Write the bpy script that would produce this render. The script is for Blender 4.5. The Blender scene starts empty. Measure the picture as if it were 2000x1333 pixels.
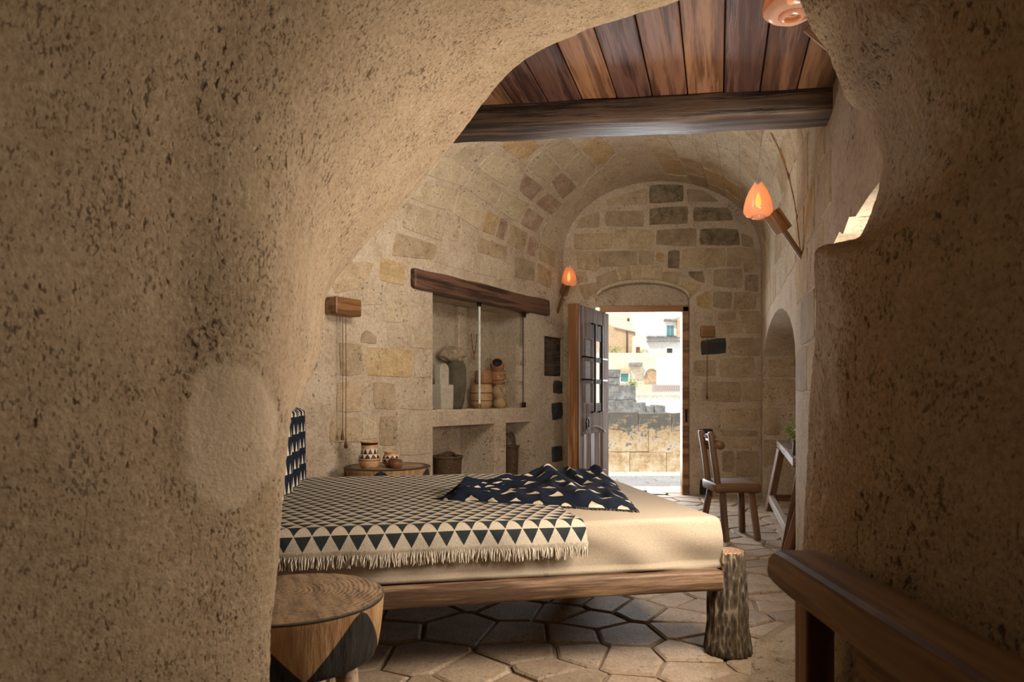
import bpy, bmesh, math, random
import numpy as np
from mathutils import Vector, Matrix, noise
from mathutils.bvhtree import BVHTree
from mathutils.geometry import tessellate_polygon
random.seed(7); np.random.seed(7)
sc = bpy.context.scene
C = sc.collection
PI = math.pi
# ------------------------------------------------------------------ camera
EYE = 1.09; FP = 1300.0; CX = 1000.0; HY = 778.0
cam_d = bpy.data.cameras.new('camera'); cam = bpy.data.objects.new('camera', cam_d); C.objects.link(cam)
cam.location = (0, 0, EYE); cam.rotation_euler = (PI/2, 0, 0)
cam_d.sensor_width = 36.0; cam_d.lens = FP/2000*36; cam_d.shift_y = (HY-666.5)/2000
cam_d.clip_start = 0.02; cam_d.clip_end = 500
cam_d.dof.use_dof = True; cam_d.dof.focus_distance = 3.6; cam_d.dof.aperture_fstop = 4.0
sc.camera = cam
# ------------------------------------------------------------------ world, sun, area lights, exposure
w = bpy.data.worlds.new('world'); sc.world = w; w.use_nodes = True
bg = w.node_tree.nodes['Background']; bg.inputs[0].default_value = (0.78, 0.88, 1.0, 1); bg.inputs[1].default_value = 1.6
def light(name, kind, loc, power, color, size=1, size_y=None, to=None):
    d = bpy.data.lights.new(name, kind); d.energy = power; d.color = color
    if kind == 'AREA':
        d.shape = 'RECTANGLE'; d.size = size; d.size_y = size_y or size
    elif kind != 'SUN': d.shadow_soft_size = size
    o = bpy.data.objects.new(name, d); o.location = loc; C.objects.link(o)
    if to is not None: o.rotation_euler = (Vector(to)-Vector(loc)).to_track_quat('-Z', 'Y').to_euler()
    return o
s = light('sun', 'SUN', (0, 0, 20), 3.4, (1.0, 0.95, 0.86), to=(0.45*10, 0.42*10, 20-8.0)); s.data.angle = 0.01
light('window_daylight', 'AREA', (1.10, 2.2, 1.22), 51, (1.0, 0.87, 0.71), 0.6, 0.55, to=(-0.75, 3.1, 1.30))
light('door_daylight', 'AREA', (1.50, 8.5, 1.3), 120, (0.93, 0.96, 1.0), 1.2, 2.2, to=(1.1, 3.0, 0.9))
light('vault_fill_light', 'AREA', (0.3, 3.36, 2.5), 40, (1.0, 0.91, 0.77), 1.5, 0.4, to=(-0.5, 6.0, 2.75))  # added fill with no window behind it, lifts the vault and left wall
light('rock_fill_light', 'AREA', (0.84, -0.4, 1.5), 3.5, (1.0, 0.86, 0.68), 0.9, 1.4, to=(-0.9, 0.7, 1.2))  # invented fill light beside the camera, brightens the left rock
light('window_sun_patch', 'AREA', (1.30, 2.35, 1.25), 8, (1.0, 0.93, 0.8), 0.12, 0.12, to=(1.42, 2.75, 1.70))
sc.view_settings.view_transform = 'Standard'; sc.view_settings.look = 'None'
sc.view_settings.gamma = 1.0; sc.view_settings.use_curve_mapping = False
sc.view_settings.exposure = 0.16
# ------------------------------------------------------------------ helpers
def P(px, py, Y): return Vector(((px-CX)/FP*Y, Y, EYE-(py-HY)/FP*Y))
def PZ(px, py, z):
    Y = (EYE-z)*FP/(py-HY); return Vector(((px-CX)/FP*Y, Y, z))
def proj(p): return (CX+FP*p[0]/p[1], HY+FP*(EYE-p[2])/p[1])
def nz(p, s=1.0, o=0.0): return noise.noise(Vector((p[0]*s+o, p[1]*s+o*1.7, p[2]*s-o)))
def tag(o, label=None, cat=None, group=None, kind=None):
    if label: o['label'] = label
    if cat: o['category'] = cat
    if group: o['group'] = group
    if kind: o['kind'] = kind
    return o
def setp(o, parent):
    if parent is not None:
        o.parent = parent
        o.matrix_parent_inverse = parent.matrix_basis.inverted()
def empty(name, loc, label, cat, group=None):
    o = bpy.data.objects.new(name, None); o.location = loc; o.empty_display_size = 0.05; C.objects.link(o)
    return tag(o, label, cat, group)
def mk(name, verts, faces, mat, parent=None, smooth=False, uv=None, M=None):
    me = bpy.data.meshes.new(name); me.from_pydata([tuple(v) for v in verts], [], [tuple(f) for f in faces]); me.update()
    if uv is not None:
        l = me.uv_layers.new(name='UVMap')
        vi = np.zeros(len(me.loops), dtype=np.int32); me.loops.foreach_get('vertex_index', vi)
        l.data.foreach_set('uv', np.asarray(uv, dtype=np.float32)[vi].ravel())
    if smooth: me.polygons.foreach_set('use_smooth', [True]*len(me.polygons))
    me.materials.append(mat)
    o = bpy.data.objects.new(name, me); C.objects.link(o)
    if M is not None: o.matrix_world = M
    setp(o, parent)
    return o
def struct(o): o['kind'] = 'structure'; return o
def frm(p0, p1, up=(0, 0, 1)):
    p0 = Vector(p0); p1 = Vector(p1); x = (p1-p0).normalized(); u = Vector(up)
    if abs(x.dot(u)) > 0.98: u = Vector((0, 1, 0))
    y = u.cross(x).normalized(); z = x.cross(y)
    m = Matrix((x, y, z)).transposed().to_4x4(); m.translation = p0
    return m, (p1-p0).length
def boxmesh(x0, x1, y0, y1, z0, z1, bevel=0.0, seg=1, cuts=0, jitter=0.0, seed=0.0, taper=1.0):
    bm = bmesh.new(); r = bmesh.ops.create_cube(bm, size=1.0)
    for v in bm.verts:
        v.co = Vector((x0+(v.co.x+.5)*(x1-x0), y0+(v.co.y+.5)*(y1-y0), z0+(v.co.z+.5)*(z1-z0)))
    if bevel > 0: bmesh.ops.bevel(bm, geom=bm.edges[:], offset=bevel, segments=seg, affect='EDGES', profile=0.5)
    if cuts:
        long = [e for e in bm.edges if abs(e.verts[0].co.x-e.verts[1].co.x) > 0.6*abs(x1-x0)]
        bmesh.ops.subdivide_edges(bm, edges=long, cuts=cuts, use_grid_fill=True)
    if jitter:
        for v in bm.verts:
            q = v.co
            v.co = q+Vector((0, nz(q, 4.0, seed), nz(q, 4.0, seed+31)))*jitter
    vs = [v.co.copy() for v in bm.verts]; fs = [[v.index for v in f.verts] for f in bm.faces]; bm.free()
    return vs, fs
def box(name, x0, x1, y0, y1, z0, z1, mat, parent=None, bevel=0.004, M=None, smooth=False, **k):
    vs, fs = boxmesh(min(x0, x1), max(x0, x1), min(y0, y1), max(y0, y1), min(z0, z1), max(z0, z1), bevel, **k)
    if M is None:   # keep a local frame at the piece's own corner
        c = Vector(((x0+x1)/2, (y0+y1)/2, min(z0, z1))); vs = [v-c for v in vs]; M = Matrix.Translation(c)
    return mk(name, vs, fs, mat, parent, smooth, M=M)
def board(name, p0, p1, wd, ht, mat, parent=None, up=(0, 0, 1), bevel=0.006, cuts=8, jitter=0.0, seg=2, seed=None):
    m, L = frm(p0, p1, up)
    vs, fs = boxmesh(0, L, -wd/2, wd/2, -ht/2, ht/2, bevel, seg, cuts, jitter, random.random()*50 if seed is None else seed)
    return mk(name, vs, fs, mat, parent, True if jitter > 0.004 else False, M=m)
def gridf(nu, nv, f, closed_u=False):
    vs = []; uv = []; fs = []
    for i in range(nu):
        for j in range(nv):
            p, t = f(i/(nu if closed_u else nu-1), j/(nv-1)); vs.append(p); uv.append(t)
    for i in range(nu if closed_u else nu-1):
        for j in range(nv-1):
            a = i*nv+j; b = ((i+1) % nu)*nv+j; fs.append((a, b, b+1, a+1))
    return vs, fs, uv
def lathe(name, prof, mat, parent=None, M=None, seg=28, wob=0.0, seed=0.0, ridges=None, caps=True):
    vs = []; fs = []; uv = []; n = len(prof)
    for i in range(seg+1):
        a = 2*PI*i/seg
        for j, (r, z) in enumerate(prof):
            d = Vector((math.cos(a), math.sin(a), 0))
            rr = r*(1+wob*nz((d.x, d.y, z*4), 1.5, seed)) + (ridges(a, z) if ridges and r > 0.004 else 0)
            vs.append(d*rr+Vector((0, 0, z))); uv.append((i/seg, j/(n-1)))
    for i in range(seg):
        for j in range(n-1):
            a = i*n+j; b = (i+1)*n+j; fs.append((a, b, b+1, a+1))
    return mk(name, vs, fs, mat, parent, True, uv, M)
def tube(name, path, rad, mat, parent=None, seg=8, M=None):
    path = [Vector(p) for p in path]; vs = []; fs = []; n = len(path)
    rads = rad if hasattr(rad, '__len__') else [rad]*n
    nrm = None
    for i, p in enumerate(path):
        t = (path[min(i+1, n-1)]-path[max(i-1, 0)]).normalized()
        if nrm is None: nrm = t.orthogonal().normalized()
        nrm = (nrm-t*nrm.dot(t)).normalized(); b = t.cross(nrm)
        for k in range(seg):
            a = 2*PI*k/seg; vs.append(p+(nrm*math.cos(a)+b*math.sin(a))*rads[i])
    for i in range(n-1):
        for k in range(seg):
            a = i*seg+k; b2 = i*seg+(k+1) % seg; fs.append((a, b2, b2+seg, a+seg))
    fs.append(tuple(range(seg))[::-1]); fs.append(tuple(range((n-1)*seg, n*seg)))
    return mk(name, vs, fs, mat, parent, True, M=M)
# ------------------------------------------------------------------ materials
def newmat(name):
    m = bpy.data.materials.new(name); m.use_nodes = True; nt = m.node_tree
    b = nt.nodes['Principled BSDF']; return m, nt, b
def N(nt, t, **k):
    n = nt.nodes.new(t)
    for a, v in k.items():
        if hasattr(n, a): setattr(n, a, v)
        else: n.inputs[a].default_value = v
    return n
def math_n(nt, op, a, b=None, c=None):
    n = nt.nodes.new('ShaderNodeMath'); n.operation = op
    for i, x in enumerate((a, b, c)):
        if x is None: continue
        if isinstance(x, (int, float)): n.inputs[i].default_value = x
        else: nt.links.new(x, n.inputs[i])
    return n.outputs[0]
def mixc(nt, fac, a, b, mode='MIX'):
    n = nt.nodes.new('ShaderNodeMix'); n.data_type = 'RGBA'; n.blend_type = mode
    for s_, x in ((n.inputs[0], fac), (n.inputs[6], a), (n.inputs[7], b)):
        if isinstance(x, (int, float)): s_.default_value = x
        elif isinstance(x, tuple): s_.default_value = (*x, 1) if len(x) == 3 else x
        else: nt.links.new(x, s_)
    return n.outputs[2]
def coords(nt, scale=(1, 1, 1), which='Object', rnd=0.0):
    tc = N(nt, 'ShaderNodeTexCoord'); mp = N(nt, 'ShaderNodeMapping'); mp.inputs['Scale'].default_value = scale
    nt.links.new(tc.outputs[which], mp.inputs[0])
    if rnd:
        oi = N(nt, 'ShaderNodeObjectInfo')
        cx = N(nt, 'ShaderNodeCombineXYZ'); v = math_n(nt, 'MULTIPLY', oi.outputs['Random'], rnd)
        for i in range(3): nt.links.new(v, cx.inputs[i])
        nt.links.new(cx.outputs[0], mp.inputs['Location'])
    return mp.outputs[0]
def noise_n(nt, vec, scale, detail=4, rough=0.55):
    n = N(nt, 'ShaderNodeTexNoise'); n.inputs['Scale'].default_value = scale; n.inputs['Detail'].default_value = detail
    n.inputs['Roughness'].default_value = rough; nt.links.new(vec, n.inputs['Vector']); return n.outputs['Fac']
def ramp(nt, fac, stops):
    r = N(nt, 'ShaderNodeValToRGB'); e = r.color_ramp.elements
    while len(e) < len(stops): e.new(0.5)
    for el, (p, c) in zip(e, stops): el.position = p; el.color = (*c, 1) if len(c) == 3 else c
    nt.links.new(fac, r.inputs[0]); return r.outputs[0]
def bump(nt, b, h, strength=0.4, dist=0.01):
    n = N(nt, 'ShaderNodeBump'); n.inputs['Strength'].default_value = strength; n.inputs['Distance'].default_value = dist
    nt.links.new(h, n.inputs['Height']); nt.links.new(n.outputs[0], b.inputs['Normal'])
def objvar(nt, col, amt):
    if not amt: return col
    oi = N(nt, 'ShaderNodeObjectInfo'); hs = N(nt, 'ShaderNodeHueSaturation')
    v = math_n(nt, 'MULTIPLY_ADD', oi.outputs['Random'], 2*amt, 1-amt)
    nt.links.new(v, hs.inputs['Value']); nt.links.new(col, hs.inputs['Color']); return hs.outputs[0]
def stone(name, c1, c2, c3=None, scale=3.0, rough=0.9, bstr=0.5, bdist=0.012, pits=0.0, pitscale=60, var=0.12, dark=(0.12, 0.09, 0.06), which='Object', stain=0.0):
    m, nt, b = newmat(name); v = coords(nt, which=which)
    f = noise_n(nt, v, scale, 6, 0.62)
    col = ramp(nt, f, [(0.36, c1), (0.5, c2), (0.64, c3 or c2)])
    fine = noise_n(nt, v, scale*14, 6, 0.7)
    col = mixc(nt, 0.5, col, ramp(nt, fine, [(0.34, tuple(x*0.55 for x in c1)), (0.62, tuple(min(1, x*1.12) for x in c2))]))
    h = fine
    if pits:
        pn = noise_n(nt, v, pitscale, 3, 0.6); big = noise_n(nt, v, pitscale*0.1, 3)
        pm = math_n(nt, 'MULTIPLY_ADD', math_n(nt, 'SUBTRACT', big, 0.5), 0.5, pn)
        pm = ramp(nt, pm, [(0.70-0.12*pits, (0, 0, 0)), (0.78-0.12*pits, (1, 1, 1))])
        col = mixc(nt, math_n(nt, 'MULTIPLY', pm, 0.75), col, dark)
        h = math_n(nt, 'SUBTRACT', fine, math_n(nt, 'MULTIPLY', pm, 0.8))
    if stain:
        st = noise_n(nt, v, scale*1.7, 9, 0.78); st = ramp(nt, st, [(0.52, (0, 0, 0)), (0.68, (1, 1, 1))])
        col = mixc(nt, math_n(nt, 'MULTIPLY', st, stain), col, tuple(x*0.38 for x in c1))
        li = noise_n(nt, v, scale*2.3+1, 8, 0.75); li = ramp(nt, li, [(0.55, (0, 0, 0)), (0.66, (1, 1, 1))])
        col = mixc(nt, math_n(nt, 'MULTIPLY', li, stain*0.6), col, tuple(min(1, x*1.25) for x in (c3 or c2)))
    col = objvar(nt, col, var)
    nt.links.new(col, b.inputs['Base Color']); b.inputs['Roughness'].default_value = rough
    b.inputs['Specular IOR Level'].default_value = 0.25
    bump(nt, b, h, bstr, bdist); return m
def wood(name, c1, c2, c3, rough=0.5, scale=14, bstr=0.35, var=0.15, stretch=0.06, which='Object', spec=0.4):
    m, nt, b = newmat(name)
    v = coords(nt, (stretch, 1, 1), which, rnd=7.0)
    warp = noise_n(nt, v, scale*0.35, 3); g = noise_n(nt, v, scale, 7, 0.68)
    mx = math_n(nt, 'MULTIPLY_ADD', warp, 0.55, math_n(nt, 'MULTIPLY', g, 0.6))
    rings = math_n(nt, 'FRACT', math_n(nt, 'MULTIPLY', mx, 5.0))
    rings = math_n(nt, 'ABSOLUTE', math_n(nt, 'SUBTRACT', rings, 0.5))
    fac = math_n(nt, 'MULTIPLY_ADD', rings, 0.5, math_n(nt, 'MULTIPLY', g, 0.75))
    col = ramp(nt, fac, [(0.36, c1), (0.5, c2), (0.64, c3)])
    col = objvar(nt, col, var)
    nt.links.new(col, b.inputs['Base Color']); b.inputs['Roughness'].default_value = rough
    b.inputs['Specular IOR Level'].default_value = spec
    bump(nt, b, fac, bstr, 0.006); return m
def plain(name, col, rough=0.6, metal=0.0, var=0.0, grain=0.0, gs=40):
    m, nt, b = newmat(name); b.inputs['Roughness'].default_value = rough; b.inputs['Metallic'].default_value = metal
    v = coords(nt); f = noise_n(nt, v, gs, 5)
    c = ramp(nt, f, [(0.3, tuple(x*(0.72) for x in col)), (0.7, tuple(min(1, x*1.15) for x in col))])
    c = objvar(nt, c, var); nt.links.new(c, b.inputs['Base Color'])
    if grain: bump(nt, b, f, grain, 0.004)
    return m
def tri_pattern(nt, su, sv, sparse=False):
    tc = N(nt, 'ShaderNodeTexCoord'); sp = N(nt, 'ShaderNodeSeparateXYZ'); nt.links.new(tc.outputs['UV'], sp.inputs[0])
    u = math_n(nt, 'MULTIPLY', sp.outputs[0], su); v = math_n(nt, 'MULTIPLY', sp.outputs[1], sv)
    row = math_n(nt, 'FLOOR', v); fy = math_n(nt, 'FRACT', v)
    fx = math_n(nt, 'FRACT', math_n(nt, 'MULTIPLY_ADD', row, 0.5, u))
    d = math_n(nt, 'MULTIPLY', math_n(nt, 'ABSOLUTE', math_n(nt, 'SUBTRACT', fx, 0.5)), 2.0)
    if sparse:
        t = math_n(nt, 'LESS_THAN', math_n(nt, 'MULTIPLY', d, 1.5), math_n(nt, 'SUBTRACT', 1.0, math_n(nt, 'MULTIPLY', fy, sparse)))
        return math_n(nt, 'MULTIPLY', t, math_n(nt, 'GREATER_THAN', fy, 0.06))
    return math_n(nt, 'LESS_THAN', d, math_n(nt, 'MULTIPLY_ADD', fy, 1.0, -0.04))
def cloth(name, ca, cb, su, sv, sparse=False, weave=260):
    m, nt, b = newmat(name); f = tri_pattern(nt, su, sv, sparse)
    v = coords(nt); n1 = noise_n(nt, v, 18, 4); n2 = noise_n(nt, v, weave, 3)
    a = ramp(nt, n2, [(0.3, tuple(x*0.62 for x in ca)), (0.65, ca)])
    d = ramp(nt, n1, [(0.3, cb), (0.75, tuple(x*1.7 for x in cb))])
    nt.links.new(mixc(nt, f, a, d), b.inputs['Base Color']); b.inputs['Roughness'].default_value = 0.95
    b.inputs['Specular IOR Level'].default_value = 0.1; bump(nt, b, n2, 0.5, 0.004); return m
def emis(name, col, strength):
    m, nt, b = newmat(name); b.inputs['Base Color'].default_value = (*col, 1)
    b.inputs['Emission Color'].default_value = (*col, 1); b.inputs['Emission Strength'].default_value = strength; return m

MAT = {}
MAT['plaster'] = stone('lime_plaster', (0.43, 0.325, 0.23), (0.54, 0.43, 0.32), (0.61, 0.51, 0.40), 3.2, 0.92, 0.8, 0.014, 0.25, 38, 0.0, stain=0.4)
MAT['cream'] = stone('cream_limestone', (0.41, 0.315, 0.21), (0.51, 0.41, 0.285), (0.57, 0.475, 0.35), 4.0, 0.9, 0.5, 0.012, 0.5, 40, 0.10, stain=0.5)
MAT['tan'] = stone('tan_limestone', (0.34, 0.235, 0.14), (0.45, 0.34, 0.22), (0.53, 0.42, 0.295), 5.0, 0.9, 0.55, 0.014, 0.55, 40, 0.14, stain=0.55)
MAT['yellow'] = stone('yellow_tuff', (0.38, 0.25, 0.12), (0.50, 0.36, 0.195), (0.55, 0.43, 0.27), 4.0, 0.9, 0.5, 0.012, 0.45, 45, 0.06, stain=0.4)
MAT['red'] = stone('reddish_limestone', (0.29, 0.16, 0.11), (0.42, 0.29, 0.205), (0.54, 0.44, 0.33), 9.0, 0.9, 0.6, 0.014, 0.6, 40, 0.08, stain=0.5)
MAT['sooty'] = stone('sooty_limestone', (0.10, 0.08, 0.052), (0.27, 0.205, 0.13), (0.40, 0.315, 0.21), 10.0, 0.9, 0.6, 0.014, 0.7, 36, 0.12, stain=0.6)
MAT['black'] = stone('black_volcanic_stone', (0.018, 0.018, 0.018), (0.045, 0.045, 0.042), (0.10, 0.09, 0.075), 8.0, 0.85, 0.5, 0.01, 0.3, 40, 0.1)
MAT['grey'] = stone('grey_limestone', (0.25, 0.18, 0.11), (0.37, 0.28, 0.185), (0.46, 0.365, 0.255), 6.0, 0.9, 0.5, 0.012, 0.5, 40, 0.08, stain=0.5)
MAT['pave'] = stone('worn_paving', (0.29, 0.205, 0.135), (0.42, 0.315, 0.22), (0.52, 0.41, 0.30), 5.5, 0.72, 0.5, 0.012, 0.3, 40, 0.16, stain=0.5)
MAT['grout'] = stone('floor_grout', (0.22, 0.165, 0.115), (0.33, 0.25, 0.18), None, 8.0, 0.9, 0.5, 0.008, 0.0, 40, 0.0)
MAT['ledge'] = stone('eroded_ledge', (0.27, 0.19, 0.12), (0.48, 0.38, 0.27), (0.55, 0.45, 0.33), 9.0, 0.9, 0.9, 0.03, 0.55, 34, 0.0, dark=(0.20, 0.14, 0.09))
MAT['white_stone'] = stone('pale_carved_stone', (0.42, 0.36, 0.28), (0.58, 0.52, 0.43), None, 8.0, 0.85, 0.5, 0.01, 0.4, 70, 0.08)
MAT['dark_rock'] = stone('dark_rough_rock', (0.08, 0.065, 0.05), (0.16, 0.135, 0.10), (0.22, 0.19, 0.15), 9.0, 0.9, 0.8, 0.02, 0.6, 50, 0.08)
MAT['plank'] = wood('ceiling_plank', (0.04, 0.015, 0.008), (0.085, 0.035, 0.019), (0.135, 0.062, 0.034), 0.45, 20, 0.5, 0.15)
MAT['plank2'] = wood('dark_ceiling_plank', (0.024, 0.009, 0.007), (0.05, 0.021, 0.015), (0.085, 0.040, 0.029), 0.4, 20, 0.5, 0.15)
MAT['plank3'] = wood('honey_ceiling_plank', (0.065, 0.026, 0.012), (0.125, 0.056, 0.026), (0.18, 0.088, 0.043), 0.48, 20, 0.5, 0.1)
MAT['beam'] = wood('dark_beam', (0.012, 0.006, 0.004), (0.035, 0.019, 0.011), (0.08, 0.047, 0.029), 0.5, 24, 0.9, 0.05)
MAT['lintel'] = wood('lintel_wood', (0.03, 0.013, 0.008), (0.075, 0.034, 0.02), (0.125, 0.063, 0.038), 0.55, 16, 0.5, 0.05)
MAT['brown'] = wood('brown_oiled_wood', (0.09, 0.037, 0.012), (0.165, 0.076, 0.027), (0.24, 0.12, 0.048), 0.4, 12, 0.3, 0.1)
MAT['frame'] = wood('door_frame_wood', (0.15, 0.065, 0.024), (0.26, 0.125, 0.05), (0.36, 0.19, 0.085), 0.42, 12, 0.3, 0.06)
MAT['weathered'] = wood('weathered_door_wood', (0.09, 0.062, 0.047), (0.165, 0.122, 0.098), (0.24, 0.19, 0.16), 0.75, 16, 0.4, 0.1, spec=0.15)
MAT['rail'] = wood('bed_rail_wood', (0.09, 0.05, 0.028), (0.21, 0.125, 0.072), (0.33, 0.22, 0.14), 0.55, 15, 0.6, 0.06)
MAT['chairw'] = wood('chair_wood', (0.06, 0.025, 0.012), (0.125, 0.058, 0.028), (0.20, 0.10, 0.05), 0.48, 13, 0.3, 0.1)
MAT['benchw'] = wood('bench_wood', (0.072, 0.034, 0.010), (0.145, 0.072, 0.021), (0.22, 0.116, 0.038), 0.55, 14, 0.3, 0.05, spec=0.2)
MAT['deskw'] = wood('desk_wood', (0.12, 0.085, 0.06), (0.24, 0.18, 0.13), (0.34, 0.27, 0.21), 0.65, 13, 0.4, 0.05)
MAT['iron'] = plain('black_iron', (0.02, 0.019, 0.018), 0.45, 0.8)
MAT['sheet'] = plain('beige_sheet', (0.40, 0.325, 0.243), 0.9, grain=0.12, gs=300)
MAT['fringe'] = plain('cream_fringe', (0.66, 0.58, 0.47), 0.95, var=0.1, gs=90)
MAT['blanket'] = cloth('triangle_blanket', (0.60, 0.52, 0.42), (0.022, 0.027, 0.03), 1/0.066, 1/0.060)
MAT['throw'] = cloth('navy_throw', (0.012, 0.017, 0.032), (0.45, 0.38, 0.29), 1/0.13, 1/0.12, sparse=2.4)
MAT['navy_hang'] = cloth('navy_hanging', (0.012, 0.018, 0.032), (0.45, 0.40, 0.33), 1/0.06, 1/0.11, sparse=1.5)
MAT['terracotta'] = stone('terracotta', (0.27, 0.11, 0.05), (0.38, 0.17, 0.08), (0.44, 0.23, 0.12), 14, 0.75, 0.25, 0.004, 0.0, 40, 0.12)
MAT['terra_pale'] = stone('pale_terracotta', (0.36, 0.20, 0.10), (0.48, 0.30, 0.16), (0.55, 0.38, 0.22), 12, 0.75, 0.25, 0.004, 0.0, 40, 0.08)
MAT['bowl_brown'] = stone('brown_clay', (0.11, 0.045, 0.022), (0.19, 0.085, 0.04), None, 12, 0.5, 0.2, 0.004, 0.0, 40, 0.08)
MAT['basket'] = stone('woven_cane', (0.05, 0.028, 0.014), (0.12, 0.07, 0.038), (0.19, 0.12, 0.07), 40, 0.7, 0.7, 0.006, 0.0, 40, 0.1)
MAT['cord'] = plain('brown_cord', (0.14, 0.07, 0.04), 0.9)
MAT['leaf'] = plain('green_leaf', (0.22, 0.33, 0.06), 0.55, var=0.25)
MAT['clay_dark'] = plain('dark_pot', (0.05, 0.04, 0.035), 0.6)
MAT['dried'] = plain('dried_flower', (0.42, 0.36, 0.26), 0.9, var=0.2)
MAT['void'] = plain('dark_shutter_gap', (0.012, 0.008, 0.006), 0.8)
MAT['ext_white'] = stone('white_limewash', (0.72, 0.67, 0.60), (0.80, 0.76, 0.70), None, 0.6, 0.9, 0.2, 0.05, 0.0, 2, 0.04)
MAT['ext_cream'] = stone('cream_facade', (0.66, 0.53, 0.38), (0.76, 0.65, 0.50), (0.80, 0.72, 0.60), 0.5, 0.9, 0.3, 0.08, 0.0, 2, 0.06)
MAT['ext_orange'] = stone('ochre_facade', (0.44, 0.29, 0.16), (0.60, 0.43, 0.27), None, 0.5, 0.9, 0.3, 0.08, 0.0, 2, 0.06)
MAT['ext_grey'] = stone('lichened_stone', (0.10, 0.095, 0.085), (0.33, 0.31, 0.275), (0.62, 0.58, 0.52), 5, 0.95, 0.7, 0.03, 0.4, 14, 0.1, stain=0.7)
MAT['ext_pave'] = stone('terrace_paving', (0.55, 0.50, 0.43), (0.68, 0.63, 0.56), None, 3, 0.8, 0.3, 0.01, 0.0, 14, 0.08)
MAT['teal'] = plain('teal_shutter', (0.10, 0.25, 0.24), 0.5)
MAT['ext_dark'] = plain('dark_opening', (0.06, 0.055, 0.05), 0.8)
MAT['ext_red'] = plain('red_door', (0.22, 0.05, 0.035), 0.7)
MAT['tile'] = plain('roof_tile', (0.36, 0.27, 0.22), 0.85)
def lichen_wall():
    m, nt, b = newmat('lichen_topped_stone'); v = coords(nt)
    g = N(nt, 'ShaderNodeNewGeometry'); sp = N(nt, 'ShaderNodeSeparateXYZ'); nt.links.new(g.outputs['Position'], sp.inputs[0])
    f = noise_n(nt, v, 5, 8, 0.75); f2 = noise_n(nt, v, 20, 6, 0.75)
    base = ramp(nt, f, [(0.36, (0.36, 0.23, 0.11)), (0.5, (0.58, 0.44, 0.27)), (0.62, (0.72, 0.63, 0.49))])
    t = math_n(nt, 'MULTIPLY_ADD', math_n(nt, 'SUBTRACT', sp.outputs[2], 0.50), 2.0, math_n(nt, 'MULTIPLY_ADD', f, 5.0, -2.3))
    t = ramp(nt, math_n(nt, 'MULTIPLY', t, math_n(nt, 'MULTIPLY_ADD', f2, 1.4, 0.3)), [(0.1, (0, 0, 0)), (0.55, (1, 1, 1))])
    nt.links.new(mixc(nt, t, base, (0.14, 0.13, 0.11)), b.inputs['Base Color']); b.inputs['Roughness'].default_value = 0.95
    bump(nt, b, f2, 0.8, 0.02); return m
MAT['lichen'] = lichen_wall()
def rock_mat():
    m, nt, b = newmat('carved_tuff_rock'); v = coords(nt)
    vs_ = coords(nt, (1, 1, 0.55))
    big = noise_n(nt, v, 1.6, 5, 0.6); mid = noise_n(nt, v, 11, 6, 0.65); fine = noise_n(nt, v, 75, 8, 0.72)
    col = ramp(nt, big, [(0.36, (0.308, 0.220, 0.140)), (0.5, (0.388, 0.288, 0.192)), (0.64, (0.448, 0.344, 0.236))])
    col = mixc(nt, 0.35, col, ramp(nt, mid, [(0.36, (0.248, 0.164, 0.092)), (0.62, (0.472, 0.356, 0.236))]))
    col = mixc(nt, 0.42, col, ramp(nt, fine, [(0.36, (0.160, 0.104, 0.056)), (0.5, (0.384, 0.280, 0.176)), (0.64, (0.520, 0.408, 0.280))]))
    # a smoothed pale patch rubbed into the left pier
    g = N(nt, 'ShaderNodeVectorMath'); g.operation = 'SUBTRACT'; nt.links.new(v, g.inputs[0]); pc = P(452, 845, 1.43); g.inputs[1].default_value = tuple(pc)
    g2 = N(nt, 'ShaderNodeVectorMath'); g2.operation = 'MULTIPLY'; nt.links.new(g.outputs[0], g2.inputs[0]); g2.inputs[1].default_value = (8.5, 5.0, 4.1)
    g3 = N(nt, 'ShaderNodeVectorMath'); g3.operation = 'LENGTH'; nt.links.new(g2.outputs[0], g3.inputs[0])
    patch = ramp(nt, math_n(nt, 'MULTIPLY_ADD', mid, 0.5, g3.outputs['Value']), [(0.9, (1, 1, 1)), (1.0, (0, 0, 0))])
    col = mixc(nt, math_n(nt, 'MULTIPLY', patch, 0.8), col, (0.528, 0.416, 0.296))
    def pit(scale, t0, mod, amt):
        n_ = noise_n(nt, vs_, scale, 2, 0.5); msk = noise_n(nt, v, scale*0.07, 4, 0.6)
        t = math_n(nt, 'MULTIPLY_ADD', math_n(nt, 'SUBTRACT', msk, 0.5), mod, n_)
        t = math_n(nt, 'MULTIPLY_ADD', patch, -0.12, t)
        return math_n(nt, 'MULTIPLY', ramp(nt, t, [(t0, (0, 0, 0)), (t0+0.07, (1, 1, 1))]), amt)
    p1 = pit(64, 0.655, 0.50, 1.0); p2 = pit(145, 0.60, 0.42, 0.9)
    pits = math_n(nt, 'MAXIMUM', p1, p2)
    col = mixc(nt, math_n(nt, 'MULTIPLY', pits, 0.8), col, (0.10, 0.066, 0.036))
    nt.links.new(col, b.inputs['Base Color']); b.inputs['Roughness'].default_value = 0.93; b.inputs['Specular IOR Level'].default_value = 0.2
    h = math_n(nt, 'MULTIPLY_ADD', mid, 0.013, math_n(nt, 'MULTIPLY', fine, 0.008))
    h = math_n(nt, 'SUBTRACT', h, math_n(nt, 'MULTIPLY', p1, 0.005)); h = math_n(nt, 'SUBTRACT', h, math_n(nt, 'MULTIPLY', p2, 0.0025))
    dn = N(nt, 'ShaderNodeDisplacement'); dn.inputs['Midlevel'].default_value = 0.010; dn.inputs['Scale'].default_value = 1.0
    nt.links.new(h, dn.inputs['Height']); nt.links.new(dn.outputs[0], nt.nodes['Material Output'].inputs['Displacement'])
    m.displacement_method = 'BOTH'; return m
MAT['rock'] = rock_mat()
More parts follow.
